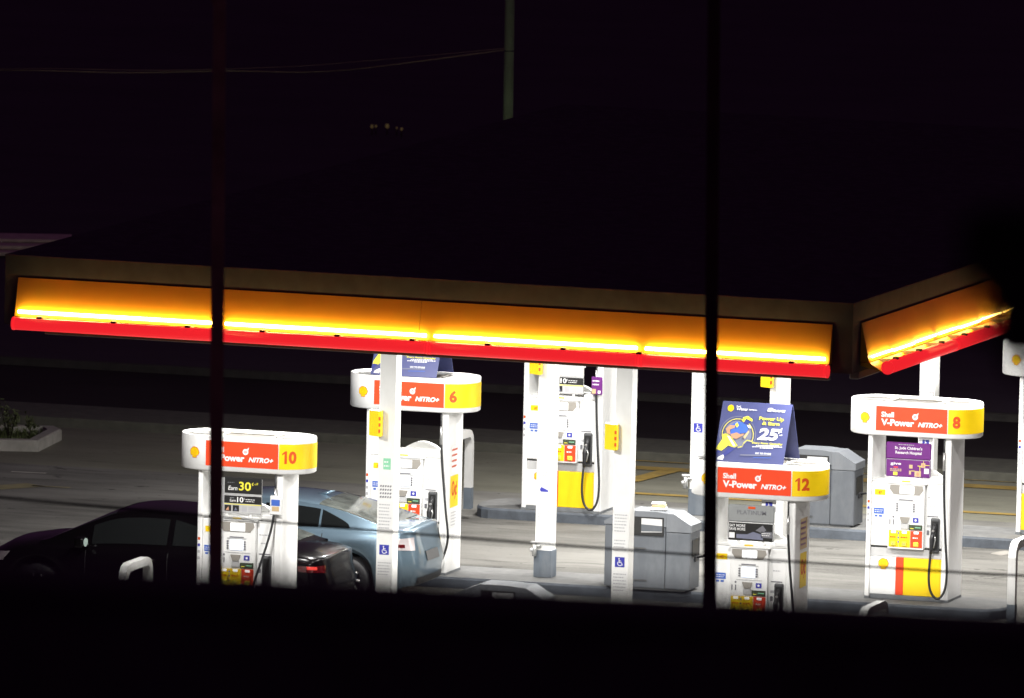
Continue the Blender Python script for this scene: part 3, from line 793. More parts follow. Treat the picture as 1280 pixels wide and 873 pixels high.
def zc(px, py, v):                              # height seen at a pixel on the column plane
    dr = ray(px, py); return (CAM+dr*((v-CAM.y)/dr.y)).z
def col(px, py, v, label, items, **k):
    return column(px, py, None, v, label, items=[(n, zc(px, b, v), zc(px, a, v)) for n, a, b in items], **k)
col(482.5, 600, V1, 'white column in front of pump 6 with green sticker, hatched sticker and wheelchair sticker',
    [('green', 573, 587), ('caution', 605, 623), ('paper', 627, 664), ('hand', 681, 694), ('paper', 700, 722)], sign=True)
col(777.5, 600, V1, 'white column in front of the grey bin, wheelchair sticker low on it, beside the looped hose',
    [('paper', 640, 668), ('paper', 672, 692), ('hand', 696, 710), ('paper', 714, 742)], sign=True)
col(680.5, 600, V2, 'white column with a grey painted foot, covered in paper notices, before the topless pump',
    [('paper', 546, 572), ('paper', 575, 602), ('logo', 609, 615), ('paper', 620, 650)], sign=True, base=True)
col(972.5, 490, V2, 'white column rising behind the poster tent of pump 12', [], sign=True)
col(872.5, 560, V3, 'white column half hidden by the dark lamp post, wheelchair sticker, hatched sticker at top',
    [('caution', 464, 473), ('paper', 478, 500), ('paper', 503, 524), ('hand', 529, 541), ('paper', 545, 570)], base=True)
col(1159.5, 470, V3, 'white column rising above the topper of pump 8 behind it', [('box', 490, 500)])

# tap fittings on two column feet
for px, py, v, lab in ((668, 686, V2, 'small grey metal tap fitting on the left of the grey footed column'), (857, 602, V3, 'small pale metal tap fitting left of the column behind the lamp post')):
    dr = ray(px, py); p = CAM+dr*((v-.05-CAM.y)/dr.y)
    mb = MB(); mb.tube([(0, 0, -.10), (0, 0, .07)], .035, 'steel', 10); mb.tube([(0, 0, .04), (.09, .02, .04)], .022, 'steel', 8); mb.tube([(0, 0, 0), (-.05, -.03, -.02)], .025, 'zinc', 8)
    mb.box((-.055, -.03, .07), (.055, .03, .10), 'zinc', .01)
    o = mb.build('tap_fitting', loc=p); tag(o, lab, 'tap')

# ------------------------------------------------------------------ hoop guards at the island ends
def hoop(u, v, label, wd=1.0, h=1.08):
    t = thing('hoop_guard', label, 'barrier', (u, v, 0), 0, 'hoop guards at the island ends')
    def f(mb):
        r = .16; p = [(0, -wd/2, 0), (0, -wd/2, h-r)]
        for k in range(1, 4):
            a = PI/2*k/3; p.append((0, -wd/2+r-r*math.cos(a), h-r+r*math.sin(a)))
        for k in range(0, 4):
            a = PI/2*k/3; p.append((0, wd/2-r+r*math.sin(a), h-r+r*math.cos(a)))
        p.append((0, wd/2, 0)); mb.tube(p, .074, 'hoop', 4, smooth=False, ph=PI/4)
    shared('hoop', 'hoop', t, f)
    for s in (-1, 1): shared('hoopsl%d' % s, 'post_sleeve', t, lambda mb, s=s: mb.tube([(0, s*wd/2, 0), (0, s*wd/2, .3)], .078, 'bluegrey', 4, smooth=False, ph=PI/4))
def hat(px, py, z=1.1):
    p = at(px, py, z); return p
p = hat(170, 703); hoop(p.x, p.y, 'white hoop guard in front of the dark sedan, left of pump 10')
p = hat(1092, 758); hoop(p.x, p.y, 'white hoop guard low in front of pump 8, only its top showing')
p = hat(574, 543); hoop(p.x, p.y, 'white hoop guard right of pump 6 at the end of the far island')
p = hat(1279, 675); hoop(p.x, p.y, 'white hoop guard at the right picture edge beyond pump 8')

# ------------------------------------------------------------------ service bins
def bin_(u, v, label, full):
    t = thing('service_bin', label, 'bin', (u, v, 0), 0, 'grey service bins between the pumps')
    W, D = 1.20, .46
    def f(mb):
        mb.box((-W/2, -D/2, .02), (.25, D/2, .86), 'bingrey', .015, 2)
        mb.box((.254, -D/2-.01, .02), (W/2, D/2+.005, .80), 'bingrey', .02, 2)
        for x0, x1, z in ((-.40, -.02, .55), (-.42, .0, .12)): mb.box((x0, -D/2-.012, z), (x1, -D/2-.001, z+.018), 'darkgrey')
        mb.box((-.52, -D/2+.01, 0), (.54, D/2-.01, .022), 'darkgrey')
    shared('binb', 'body', t, f)
    def f(mb):
        mb.prism([(-W/2-.01, .862), (.26, .862), (.26, 1.045), (.12, 1.06), (-.25, 1.06), (-.50, .965), (-W/2-.01, .905)], -D/2-.012, D/2+.012, 'binlid')
    lid = shared('binl', 'lid', t, f)
    def f(mb):
        mb.prism([(.264, .802), (W/2+.012, .802), (W/2+.012, .90), (W/2-.02, .915), (.36, 1.045), (.264, 1.045)], -D/2-.02, D/2+.02, 'binlid')
    shared('binl2', 'bucket_lid', t, f)
    def f(mb):
        mb.box((-.24, -D/2-.0185, .735), (.225, -D/2-.0005, .985), 'black', .004)
    op = shared('bino', 'opening', t, f)
    def f(mb):
        mb.prism([(-.085, .775), (.205, .79), (.205, .965), (-.085, .965)], -D/2-.026, -D/2-.019, 'zinc'); mb.prism([(-.085, .79), (.205, .80), (.205, .875), (-.085, .885)], -D/2-.029, -D/2-.0262, 'bingrey')
    shared('binp', 'paper_towel', t, f)
    def f(mb):
        mb.box((W/2-.002, -.16, .45), (W/2+.006, .16, .70), 'black', .01)
    shared('bins', 'bucket_slot', t, f)
    def f(mb):
        mb.tube([(W/2+.0, .02, .44), (W/2+.22, .0, .49)], .014, 'rubber'); mb.box((W/2-.0, -.05, .39), (W/2+.03, .09, .47), 'rubber', .01)
    if full: shared('binq', 'squeegee', t, f)
B1 = at(812, 738, 0); B2 = at(1012, 657, 0); B0 = at(623, 834, 0)
bu = B1.x
bin_(B1.x-.05, B1.y+.25, 'grey plastic service bin with a small carton on its lid, standing behind a white column', True)
bin_(B2.x+.03, B2.y+.25, 'grey plastic service bin partly hidden behind pump 12 and its poster', True)
bin_(B0.x-.02, B0.y+.25, 'grey plastic service bin in the dark foreground, only its lid showing', False)
p = at(816, 634, 1.06)
mb = MB(); mb.box((-.11, -.10, 0), (.11, .10, .035), 'offwhite', .01); mb.box((-.09, -.08, .0355), (.10, .08, .075), 'tan', .012); mb.box((-.10, -.085, .076), (.09, .06, .10), 'offwhite', .01)
o = mb.build('carton', loc=(B1.x+.03, B1.y+.25, 1.063)); o.rotation_euler.z = .2; tag(o, 'small cream carton left on the lid of the grey bin', 'carton')

# ------------------------------------------------------------------ cars
def smooth(a, b, x): t = max(0, min(1, (x-a)/(b-a))); return t*t*(3-2*t)
def lerp_tab(tab, x):
    if x <= tab[0][0]: return tab[0][1]
    for (a, fa), (b, fb) in zip(tab, tab[1:]):
        if x <= b: t = (x-a)/(b-a); return fa+(fb-fa)*t
    return tab[-1][1]
def smooth_tab(tab, x, w=.12):
    return (lerp_tab(tab, x-w)+2*lerp_tab(tab, x-w/2)+2*lerp_tab(tab, x)+2*lerp_tab(tab, x+w/2)+lerp_tab(tab, x+w))/8
def car(loc, rz, label, P):
    """nose towards local +X"""
    t = thing('parked_car', label, 'car', loc, rz)
    Lc, W, paint = P['L'], P['W'], P['paint']; hx = Lc/2
    wx = (-hx+P['rear'], hx-P['front']); wr = P['wr']
    def half(X):
        e = abs(X)/hx; return W/2*(1-.10*max(0, e-.55)**2/.2-.0*e)
    def bottom(X):
        z = .20+.05*smooth(.8, 1, abs(X)/hx)
        for w in wx:
            d = abs(X-w); R = wr+.065
            if d < R: z = max(z, wr+math.sqrt(R*R-d*d)*.98)
        return z
    belt = lambda X: smooth_tab(P['belt'], X)
    deck = lambda X: smooth_tab(P['deck'], X, .08)
    def clampx(v):
        y, z = v.y, v.z; k = abs(y)/(W/2)
        xr = -hx+lerp_tab(P['tailprof'], z)+.26*k**5; xf = hx-lerp_tab(P['noseprof'], z)-.42*k**4
        v.x = max(xr, min(xf, v.x)); return v
    def sect(X):
        w = half(X); zb = bottom(X); zs = belt(X); zd = deck(X); zm = max(zb+.06, .55)
        cre = max(zm+.02, zs-.12)
        return [(w*.93, zb), (w*.985, zb+.05), (w*1.0, zm), (w*.988, cre), (w*.965, cre+.04), (w*.945, zs-.03), (w*.90, zs), (w*.72, zs*.35+zd*.65), (w*.40, zd), (0, zd+.012)]
    n = 90
    xs = [-hx+Lc*k/n for k in range(n+1)]
    mb = MB()
    rows = []
    for X in xs:
        h = sect(X); pts = [Vector((X, -y, z)) for y, z in h]+[Vector((X, y, z)) for y, z in h[-2::-1]]
        rows.append([clampx(p) for p in pts])
    mb.grid(rows, paint)
    for X, fl in ((-hx, False), (hx, True)):
        h = sect(X)
        for (y0, z0), (y1, z1) in zip(h, h[1:]):
            m = 14
            A = [clampx(Vector((X, -y0+2*y0*k/m, z0))) for k in range(m+1)]; B = [clampx(Vector((X, -y1+2*y1*k/m, z1))) for k in range(m+1)]
            mb.grid([A, B], paint, flip=fl)
    # greenhouse
    x0, x1 = P['gx']
    def roofz(X): return smooth_tab(P['roof'], X, .16)
    def G(X, tt, side=1, off=0.):
        zb = belt(X)-.015; zr = max(roofz(X), zb+.02); h = zr-zb; wb = half(X)*.905
        ye = wb-.40*h
        if tt <= .5: k = tt/.5; y = wb+(ye-wb)*(k**1.15); z = zb+h*.86*k
        else:
            a = (tt-.5)/.5*PI/2; y = ye*math.cos(a)**.75 if a < PI/2-1e-6 else 0; z = zb+h*(.86+.14*math.sin(a)**.7)
        return Vector((X, y*side, z))
    ng = 60; tts = [0, .1, .2, .3, .4, .46, .5, .53, .57, .62, .68, .75, .83, .91, 1]
    gx = [x0+(x1-x0)*k/ng for k in range(ng+1)]
    rows = [[G(X, a, -1) for a in tts]+[G(X, a, 1) for a in tts[-2::-1]] for X in gx]
    mb.grid(rows, paint)
    bmesh.ops.remove_doubles(mb.bm, verts=mb.bm.verts, dist=1e-5)
    bmesh.ops.recalc_face_normals(mb.bm, faces=mb.bm.faces)
    bv = BVHTree.FromBMesh(mb.bm)
    body = mb.build('body', t)
    def patch(name, X0, X1, ta, tb, m, side, par=t, off=.006, nx=16, shapef=None):
        mb = MB(); rows = []
        for k in range(nx+1):
            X = X0+(X1-X0)*k/nx; r = []
            a, b = (ta, tb) if shapef is None else shapef(X)
            for j in range(7):
                tt = a+(b-a)*j/6; p = G(X, tt, side); e = .01
                nn = (G(X+e, tt, side)-G(X-e, tt, side)).cross(G(X, min(1, tt+e), side)-G(X, max(0, tt-e), side)); nn.normalize()
                if nn.z < 0: nn = -nn
                if tt < .45 and nn.y*side < 0: nn = -nn
                r.append(p+nn*off)
            rows.append(r)
        mb.grid(rows, m); bmesh.ops.recalc_face_normals(mb.bm, faces=mb.bm.faces)
        return mb.build(name, par)
    for side in (-1, 1):
        for a, b in P['windows']:
            patch('side_window', a, b, .07, .44, 'glass', side, shapef=(lambda X, a=a, b=b: (.07, .09+.35*max(0, min(1, (X-a)/(b-a)))**.45)) if (a, b) == P['windows'][0] else None)
    for nm, (a, b), m in (('rear_window', P['rearwin'], 'rearglass'), ('windscreen', P['windscreen'], 'glass')):
        mb = MB(); rows = []
        tt_ = [.545, .56, .6, .66, .74, .86, 1]
        for k in range(17):
            X = a+(b-a)*k/16; r = [G(X, q, -1) for q in tt_]+[G(X, q, 1) for q in tt_[-2::-1]]
            rows.append([p+Vector((-.5 if nm == 'rear_window' else .5, 0, 1)).normalized()*.007 for p in r])
        mb.grid(rows, m); bmesh.ops.recalc_face_normals(mb.bm, faces=mb.bm.faces)
        mb.build(nm, t)
    def project(p, d, off=.008):
        h = bv.ray_cast(Vector(p)-Vector(d)*3, Vector(d)); return (h[0]-Vector(d).normalized()*off) if h[0] else None
    def decal(name, pts, d, m, par=t, off=.008, nn=8):        # quad of 4 corner points cast onto the body
        A, B, Cc, D = [Vector(p) for p in pts]; rows = []
        for i in range(nn+1):
            r = []
            for j in range(nn+1):
                u, v = i/nn, j/nn; q = (A*(1-u)+B*u)*(1-v)+(D*(1-u)+Cc*u)*v; h = project(q, d, off)
                r.append(h if h else q)
            rows.append(r)
        mb = MB(); mb.grid(rows, m); return mb.build(name, par)
    for side in (-1, 1):
        # tail lamps wrap the corner: one patch seen from behind, one from the side
        zt0, zt1 = P['tailz']
        d = (.72, -side*.70, 0)
        c = Vector((-hx+.12, side*(W/2-.12), 0))
        rt = Vector((.70, side*.72, 0))
        a0, a1 = P['tailw']
        q = [c+rt*-a0+Vector((0, 0, zt0+.03)), c+rt*a1+Vector((0, 0, zt0+.06)), c+rt*a1*1.05+Vector((0, 0, zt1-.0)), c+rt*-a0+Vector((0, 0, zt1))]
        lamp = decal('tail_lamp', q, d, P['tailm'])
        q2 = [q[0]*.6+q[1]*.4+Vector((0, 0, .035)), q[0]*.22+q[1]*.78+Vector((0, 0, .035)), q[0]*.22+q[1]*.78+Vector((0, 0, .078)), q[0]*.6+q[1]*.4+Vector((0, 0, .078))]
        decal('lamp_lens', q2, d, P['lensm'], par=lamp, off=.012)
        c = Vector((hx-.2, side*(W/2-.2), 0)); rt = Vector((-.70, side*.72, 0)); d = (-.72, -side*.70, 0)
        decal('headlight', [c-rt*.2+Vector((0, 0, .62)), c+rt*.3+Vector((0, 0, .68)), c+rt*.34+Vector((0, 0, .80)), c-rt*.2+Vector((0, 0, .74))], d, 'clear')
        # door seams and handles
        mb = MB()
        for X in P['seams']:
            for k in range(14):
                z = .30+(belt(X)-.32)*k/14; z2 = .30+(belt(X)-.32)*(k+1)/14
                a = project((X-.006, side*2, z), (0, -side, 0), .003); b = project((X+.006, side*2, z), (0, -side, 0), .003)
                c2 = project((X+.006, side*2, z2), (0, -side, 0), .003); d2 = project((X-.006, side*2, z2), (0, -side, 0), .003)
                if a and b and c2 and d2: mb.poly([a, b, c2, d2] if side < 0 else [d2, c2, b, a], 'trim')
        mb.build('door_seam', t)
        for X in P['handles']:
            h = project((X, side*2, belt(X)-.14), (0, -side, 0), .02)
            if h: mb = MB(); mb.tube([h+Vector((-.10, 0, 0)), h+Vector((-.05, side*.015, .008)), h+Vector((.05, side*.015, .008)), h+Vector((.10, 0, 0))], [.012, .016, .016, .012], paint if paint != 'carblack' else 'chrome', 8); mb.build('door_handle', t)
        # mirror
        mx = P['mirror']; zb = belt(mx)+.06; yb = side*(half(mx)*.93)
        mb = MB(); mb.tube([(mx, yb-side*.02, zb-.04), (mx-.01, yb+side*.10, zb)], .025, 'trim'); 
        mb.box((mx-.04, min(yb+side*.07, yb+side*.27), zb-.06), (mx+.09, max(yb+side*.07, yb+side*.27), zb+.09), paint, .035, 2)
        mr = mb.build('wing_mirror', t)
        mb = MB(); pts = [(yb+side*(.17+.085*math.cos(a)), zb+.015+.058*math.sin(a)) for a in [2*PI*k/16 for k in range(16)]]
        mb.prism(pts, mx-.046, mx-.041, 'mirror', ax='x'); mb.build('mirror_glass', mr)
        # wheels
        for w in wx:
            mb = MB(); yc = side*(half(w)-.115)
            prof = [(.10, wr*.62), (.105, wr*.92), (.07, wr), (-.07, wr), (-.105, wr*.92), (-.10, wr*.62)]
            R = [[Vector((w+r*math.cos(2*PI*k/28), yc+side*y, wr+r*math.sin(2*PI*k/28))) for k in range(29)] for y, r in prof]
            mb.grid(R, 'rubber'); bmesh.ops.recalc_face_normals(mb.bm, faces=mb.bm.faces)
            wh = mb.build('tyre', t); 
            mb = MB()
            for k in range(10):
                a = 2*PI*k/10; 
                mb.tube([(w, yc+side*.075, wr), (w+wr*.62*math.cos(a), yc+side*.09, wr+wr*.62*math.sin(a))], [.035, .022], 'steel', 6)
            mb.ell(0, 0, wr*.64, wr*.64, lambda x, z: Vector((w+x, yc+side*.02, wr+z)), 'trim', 24); mb.tube([(w, yc+side*.06, wr), (w, yc+side*.1, wr)], .05, 'steel')
            mb.build('rim', wh)
    # bumper plate, trim, antenna
    tz = P['plate']; mb = MB()
    pts = [project((-hx-2, y, z), (1, 0, 0), .012) for y, z in ((.26, tz), (-.26, tz), (-.26, tz+.13), (.26, tz+.13))]
    if all(pts) and paint != 'carblack': mb.poly(pts, 'plate'); mb.build('number_plate', t)
    decal('rear_bumper_trim', [(-hx, .55, .26), (-hx, -.55, .26), (-hx, -.55, .36), (-hx, .55, .36)], (1, 0, 0), 'trim')
    mb = MB(); mb.box((-hx+.5, -W/2+.16, .19), (hx-.6, W/2-.16, .62), 'trim'); mb.build('underbody', t)
    if P.get('fin'):
        X = P['fin']; mb = MB(); z = roofz(X); mb.tube([(X+.12, 0, z), (X, 0, z+.02), (X-.12, 0, z+.06)], [.012, .025, .008], paint); mb.build('antenna', t)
    return t

bl = onv(546, 700, P6.y-1.6); L_ = 4.55
blueP = dict(L=4.55, W=1.76, paint='carblue', rear=.95, front=.92, wr=.315,
    belt=[(-2.3, .98), (-1.5, 1.0), (-.6, .955), (1.0, .90), (1.6, .86), (2.3, .66)],
    deck=[(-2.3, 1.035), (-1.75, 1.045), (-1.2, 1.02), (0.9, .98), (1.4, .93), (2.0, .80), (2.3, .66)],
    roof=[(-1.95, 1.00), (-1.75, 1.07), (-1.30, 1.22), (-.85, 1.325), (-.4, 1.37), (.0, 1.375), (.45, 1.335), (1.25, .96), (1.4, .9)],
    tailprof=[(.2, .10), (.32, .03), (.52, .0), (.61, .01), (.635, .07), (.85, .085), (.98, .10), (1.05, .16)],
    noseprof=[(.2, .12), (.4, .0), (.6, .02), (.75, .25), (1, .6)],
    gx=(-1.97, 1.42), windows=[(-1.34, -.93), (-.90, -.12), (-.05, .80)], rearwin=(-1.82, -.86), windscreen=(.45, 1.26),
    tailz=(.70, .90), tailw=(.16, .30), tailm='clear', lensm='tail', seams=[-.97, -.09, .88], handles=[-.74, .18], mirror=.80, plate=.56, fin=-.75)
car((bl.x-L_/2+.0, P6.y-1.75, GZ), PI, 'pale blue sedan seen from its rear left, parked in front of pump 6', blueP)
blackP = dict(L=4.95, W=1.82, paint='carblack', rear=1.05, front=.95, wr=.33,
    belt=[(-2.5, .86), (-2.15, .95), (-1.5, .98), (-.5, .95), (1.0, .92), (1.7, .90), (2.5, .70)],
    deck=[(-2.5, .90), (-2.15, 1.0), (-1.9, 1.03), (-1.3, 1.02), (1.1, 1.02), (1.6, .985), (2.2, .88), (2.5, .72)],
    roof=[(-1.95, 1.0), (-1.78, 1.06), (-.90, 1.37), (-.4, 1.44), (.1, 1.455), (.5, 1.42), (1.35, 1.02), (1.5, .95)],
    tailprof=[(.2, .12), (.34, .03), (.55, .0), (.66, .02), (.70, .06), (.9, .08), (.98, .08), (1.04, .16)],
    noseprof=[(.2, .12), (.4, .0), (.65, .02), (.8, .25), (1, .6)],
    gx=(-1.97, 1.52), windows=[(-1.30, -.32), (-.24, .80)], rearwin=(-1.80, -.92), windscreen=(.52, 1.36),
    tailz=(.70, .83), tailw=(.16, .24), tailm='tail', lensm='tailglint', seams=[-1.2, -.28, .86], handles=[-.95, .0], mirror=.86, plate=.58)
bk = onv(440, 700, P10.y+3.05)
car((bk.x-4.95/2-.08, P10.y+3.05, GZ), PI, 'glossy black sedan behind pump 10, nearly lost in the dark', blackP)

# ------------------------------------------------------------------ ground
hd = Vector((_d.x, _d.y, 0)).normalized(); hr = Vector((_r0.x, _r0.y, 0))
WD = 37.0; wp = dep(640, 736, WD); WZ = wp.z
def terr(x, y):
    r = (Vector((x, y, 0))-Vector((CAM.x, CAM.y, 0))).dot(hd)
    zc_ = WZ-1.3
    if r < 44: return zc_+(CAM.z-1.75-zc_)*(1-smooth(0, 32, r)) if r > 0 else CAM.z-1.75
    return zc_+(GZ-.03-zc_)*smooth(44, 100, r)
mb = MB()
rs = [-60, -30, -10, 0, 8, 16, 24, 32, 40, 44]+[44+4*k for k in range(1, 15)]+[104, 130, 160, 200, 260, 340, 480, 700, 1100]
ls = [-600, -300, -150, -80, -50, -30, -15, 0, 15, 30, 50, 80, 150, 300, 600]
rows = []
for r in rs:
    row = []
    for l in ls:
        p = Vector((CAM.x, CAM.y, 0))+hd*r+hr*l; row.append((p.x, p.y, terr(p.x, p.y)))
    rows.append(row)
mb.grid(rows, 'dirt', flip=True); struct(mb.build('ground'))

def sheet(name, pts, z, m):
    mb = MB(); mb.poly([(x, y, z) for x, y in pts], m); o = mb.build(name); return struct(o)
VS = at(700, 570).y                              # back kerb of the lot
sheet('forecourt', [(UL-14, VF-4.0), (UR+6, VF-4.0), (UR+6, PM.y+2.6), (UL-14, PM.y+2.6)], GZ, 'concrete')
sheet('lot', [(-60, -16), (70, -16), (70, VS), (-60, VS)], GZ-.006, 'lot')
# back pavement with kerb, street, far kerb
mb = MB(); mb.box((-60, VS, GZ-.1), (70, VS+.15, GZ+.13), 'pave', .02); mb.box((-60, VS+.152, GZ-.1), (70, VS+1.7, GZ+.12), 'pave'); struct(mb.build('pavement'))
VK = at(60, 458).y
sheet('street', [(-90, VS+1.72), (110, VS+1.72), (110, VK), (-90, VK)], GZ-.012, 'asphalt')
mb = MB(); mb.box((-90, VK, GZ-.1), (110, VK+.18, GZ+.11), 'farkerb', .02); struct(mb.build('kerb'))
# yellow and white paint
def stripe(name, a, b, w, m, z=GZ+.004):
    a, b = at(*a), at(*b); d = (b-a).normalized(); n = Vector((-d.y, d.x, 0))*w/2
    mb = MB(); mb.poly([Vector((v.x, v.y, z)) for v in (a-n, b-n, b+n, a+n)], m); return struct(mb.build(name))
stripe('yellow_line', (770, 615.5), (1330, 647), .2, 'ypaint')
stripe('yellow_line', (780, 573.5), (1330, 605), .38, 'ypaint')
stripe('yellow_line', (770, 583.5), (1330, 614), .40, 'ypaint')
stripe('yellow_line', (786, 602), (838, 589), .3, 'ypaint', GZ+.009)
stripe('yellow_line', (-20, 611), (45, 606.5), .45, 'ypaint2')
stripe('yellow_line', (40, 607.5), (88, 610), .10, 'ypaint2')
stripe('white_line', (14, 590), (58, 592), .08, 'wpaint')
# pale spill patch on the concrete
mb = MB(); c0 = at(1252, 692); rn0 = random.Random(2)
mb.poly([(c0.x+(.12*math.cos(a))*rn0.uniform(.7, 1.2), c0.y+.30*math.sin(a)*rn0.uniform(.7, 1.2), GZ+.004) for a in [2*PI*k/14 for k in range(14)]], 'kerb'); struct(mb.build('spill_patch'))
# ------------------------------------------------------------------ planter at the left edge
c = [at(-140, 540, GZ), at(69, 546, GZ), at(77, 550, GZ), at(48, 564.5, GZ), at(-140, 561, GZ)]
mb = MB()
ctr = sum(c, Vector())/len(c)
def off(p, d): v = (ctr-p); v.z = 0; return p+v.normalized()*d
kt = .16
A = [mb.bm.verts.new((p.x, p.y, GZ-.02)) for p in c]; B = [mb.bm.verts.new((p.x, p.y, GZ+.14)) for p in c]
B2_ = [mb.bm.verts.new((off(p, .03).x, off(p, .03).y, GZ+kt)) for p in c]; I = [mb.bm.verts.new((off(p, .22).x, off(p, .22).y, GZ+kt)) for p in c]; I2 = [mb.bm.verts.new((off(p, .23).x, off(p, .23).y, GZ+.05)) for p in c]
for k in range(5):
    j = (k+1) % 5
    for X_, Y_ in ((A, B), (B, B2_), (B2_, I), (I, I2)): mb.face([X_[k], X_[j], Y_[j], Y_[k]], 'kerb')
mb.face(I2, 'soil'); bmesh.ops.recalc_face_normals(mb.bm, faces=mb.bm.faces); struct(mb.build('planter_kerb'))
mb = MB(); rn = random.Random(5)
lo = [off(p, .25) for p in c]
def inside(x, y):
    s = 0
    for k in range(5):
        a, b = lo[k], lo[(k+1) % 5]; cr = (b.x-a.x)*(y-a.y)-(b.y-a.y)*(x-a.x)
        s += 1 if cr > 0 else -1
    return abs(s) == 5
bx = (min(p.x for p in lo), max(p.x for p in lo), min(p.y for p in lo), max(p.y for p in lo))
k = 0
while k < 2600:
    x, y = rn.uniform(bx[0], bx[1]), rn.uniform(bx[2], bx[3])
    if not inside(x, y): k += .3; continue
    if rn.random() < .3*math.sin(x*3)+.3: k += .5; continue
    h = rn.uniform(.05, .14); a = rn.uniform(0, 2*PI); dx, dy = .014*math.cos(a), .014*math.sin(a); lx, ly = rn.uniform(-.05, .05), rn.uniform(-.05, .05)
    mb.poly([(x-dx, y-dy, GZ+.05), (x+dx, y+dy, GZ+.05), (x+lx, y+ly, GZ+.05+h)], 'grass'); k += 1
tag(mb.build('grass'), 'short patchy grass growing in the kerbed planter', 'grass', kind='stuff')
def plant(px, py, h, n, label, spread):
    p = at(px, py, GZ+.06); t = thing('planter_shrub', label, 'shrub', p)
    rn = random.Random(int(px)); st = MB(); lf = MB()
    for i in range(n):
        a = rn.uniform(0, 2*PI); r = spread*rn.uniform(.3, 1); hh = h*rn.uniform(.6, 1)
        e = Vector((r*math.cos(a), r*math.sin(a), hh)); m = e*.5+Vector((rn.uniform(-.04, .04), 0, .05))
        st.tube([(0, 0, 0), m, e], [.008, .006, .003], 'bark', 5)
        for k in range(26):
            u = rn.uniform(.25, 1); q = (m*u*2 if u < .5 else m+(e-m)*(u-.5)*2)+Vector([rn.gauss(0, .035) for _ in range(3)])
            d1 = Vector([rn.gauss(0, 1) for _ in range(3)]).normalized()*.04; d2 = Vector([rn.gauss(0, 1) for _ in range(3)]).normalized()*.016
            lf.poly([q-d1, q+d2, q+d1, q-d2], 'shrub')
    st.build('stem', t); lf.build('foliage', t)
plant(12, 552, .66, 7, 'thin leggy shrub in the planter at the left picture edge', .22)
plant(36, 551, .36, 4, 'small sprig of weed right of the leggy shrub in the planter', .10)

# ------------------------------------------------------------------ far side: block wall, pole, wires, lamps
p0, p1 = at(-60, 319), at(52, 321)
t = thing('block_wall', 'low pale stepped block wall far beyond the canopy at the left edge', 'wall', (p0+p1)/2, math.atan2((p1-p0).y, (p1-p0).x))
w = (p1-p0).length/2
for k, (s, z0, z1) in enumerate(((0, 0, .07), (.6, .07, .14), (1.4, .14, .20))):
    mb = MB(); mb.box((-w, s*.6, z0), (w-.0+k*.25, s*.6+.9, z1-.01), 'block', .01); mb.build('course', t)
PD = 226
b0, b1 = dep(635.3, 129, PD), dep(637.2, 0, PD)
dv = (b1-b0)/(b1.z-b0.z); foot = b0+dv*(GZ-b0.z); top = b0+dv*(11.5-b0.z)
t = thing('utility_pole', 'pale weathered pole rising behind the canopy roof at the top of the picture', 'pole', foot)
mb = MB(); mb.tube([Vector(), top-foot], [.085, .068], 'palepole', 14); mb.build('pole', t)
bz = dep(636, 64, PD).z-foot.z
mb = MB(); q = dv*bz; mb.tube([q-Vector((0, 0, .012)), q+Vector((0, 0, .012))], .079, 'black', 14); mb.build('band', t)
def catenary(a, b, sag, n=24):
    return [a+(b-a)*(k/n)-Vector((0, 0, sag*4*(k/n)*(1-k/n))) for k in range(n+1)]
def wire(name, pts, D, r, m, label, sub=6):
    P = [dep(x, y, D) for x, y in pts]; q = []
    for i in range(len(P)-1):
        a, b, c2, d = P[max(i-1, 0)], P[i], P[i+1], P[min(i+2, len(P)-1)]
        for k in range(sub):
            u = k/sub; q.append(.5*((2*b)+(c2-a)*u+(2*a-5*b+4*c2-d)*u*u+(3*b-a-3*c2+d)*u**3))
    q.append(P[-1]); o0 = q[0].copy(); mb = MB(); mb.tube([v-o0 for v in q], r, m, 6); o = mb.build(name, loc=o0); return tag(o, label, 'cable')
wire('overhead_cable', [(-700, 110), (-300, 92), (0, 88), (160, 91), (290, 89), (370, 90.5), (430, 88), (500, 80), (575, 70), (636, 62)], 226, .011, 'palewire', 'pale sagging overhead cable crossing the dark top left')
wire('overhead_cable', [(-700, 130), (-300, 96), (0, 86), (200, 88), (350, 84), (450, 77), (575, 66), (636, 60)], 226, .005, 'palewire', 'thinner faint overhead cable just above the pale sagging one')
wire('power_cable', [(-900, 560), (-300, 595), (0, 622), (200, 640), (440, 661), (640, 677), (870, 694), (1080, 708), (1280, 720), (1700, 738), (2300, 750)], 138, .0115, 'wire', 'thin black cable crossing in front of the pumps and bins')
for i, (px, py, r) in enumerate(((465, 156, .028), (470, 155, .02), (484, 156, .036), (496, 157, .016), (502, 159, .024))):
    p = at(px, py, .0); t = thing('path_lamp', 'tiny dim orange lamp in the distance, one of a short row above the canopy', 'lamp', (p.x, p.y, GZ-.03), 0, 'tiny distant lamps')
    mb = MB(); mb.tube([(0, 0, 0), (0, 0, .12)], .012, 'pole', 6); mb.build('stake', t)
    mb = MB(); mb.tube([(0, 0, .12), (0, 0, .12+r), (0, 0, .12+2*r)], [r*.7, r, r*.6], 'lampdot', 8); mb.build('lamp_head', t)
p = at(-8, 187, GZ)
t = thing('sign_board', 'pale upright board just showing at the left picture edge', 'sign', p)
mb = MB(); mb.box((-.6, -.03, .0), (.085, .03, .36), 'block', .01); mb.build('board', t)
mb = MB(); mb.box((-.35, -.02, -.1), (-.28, .02, .1), 'pole'); mb.build('post', t)

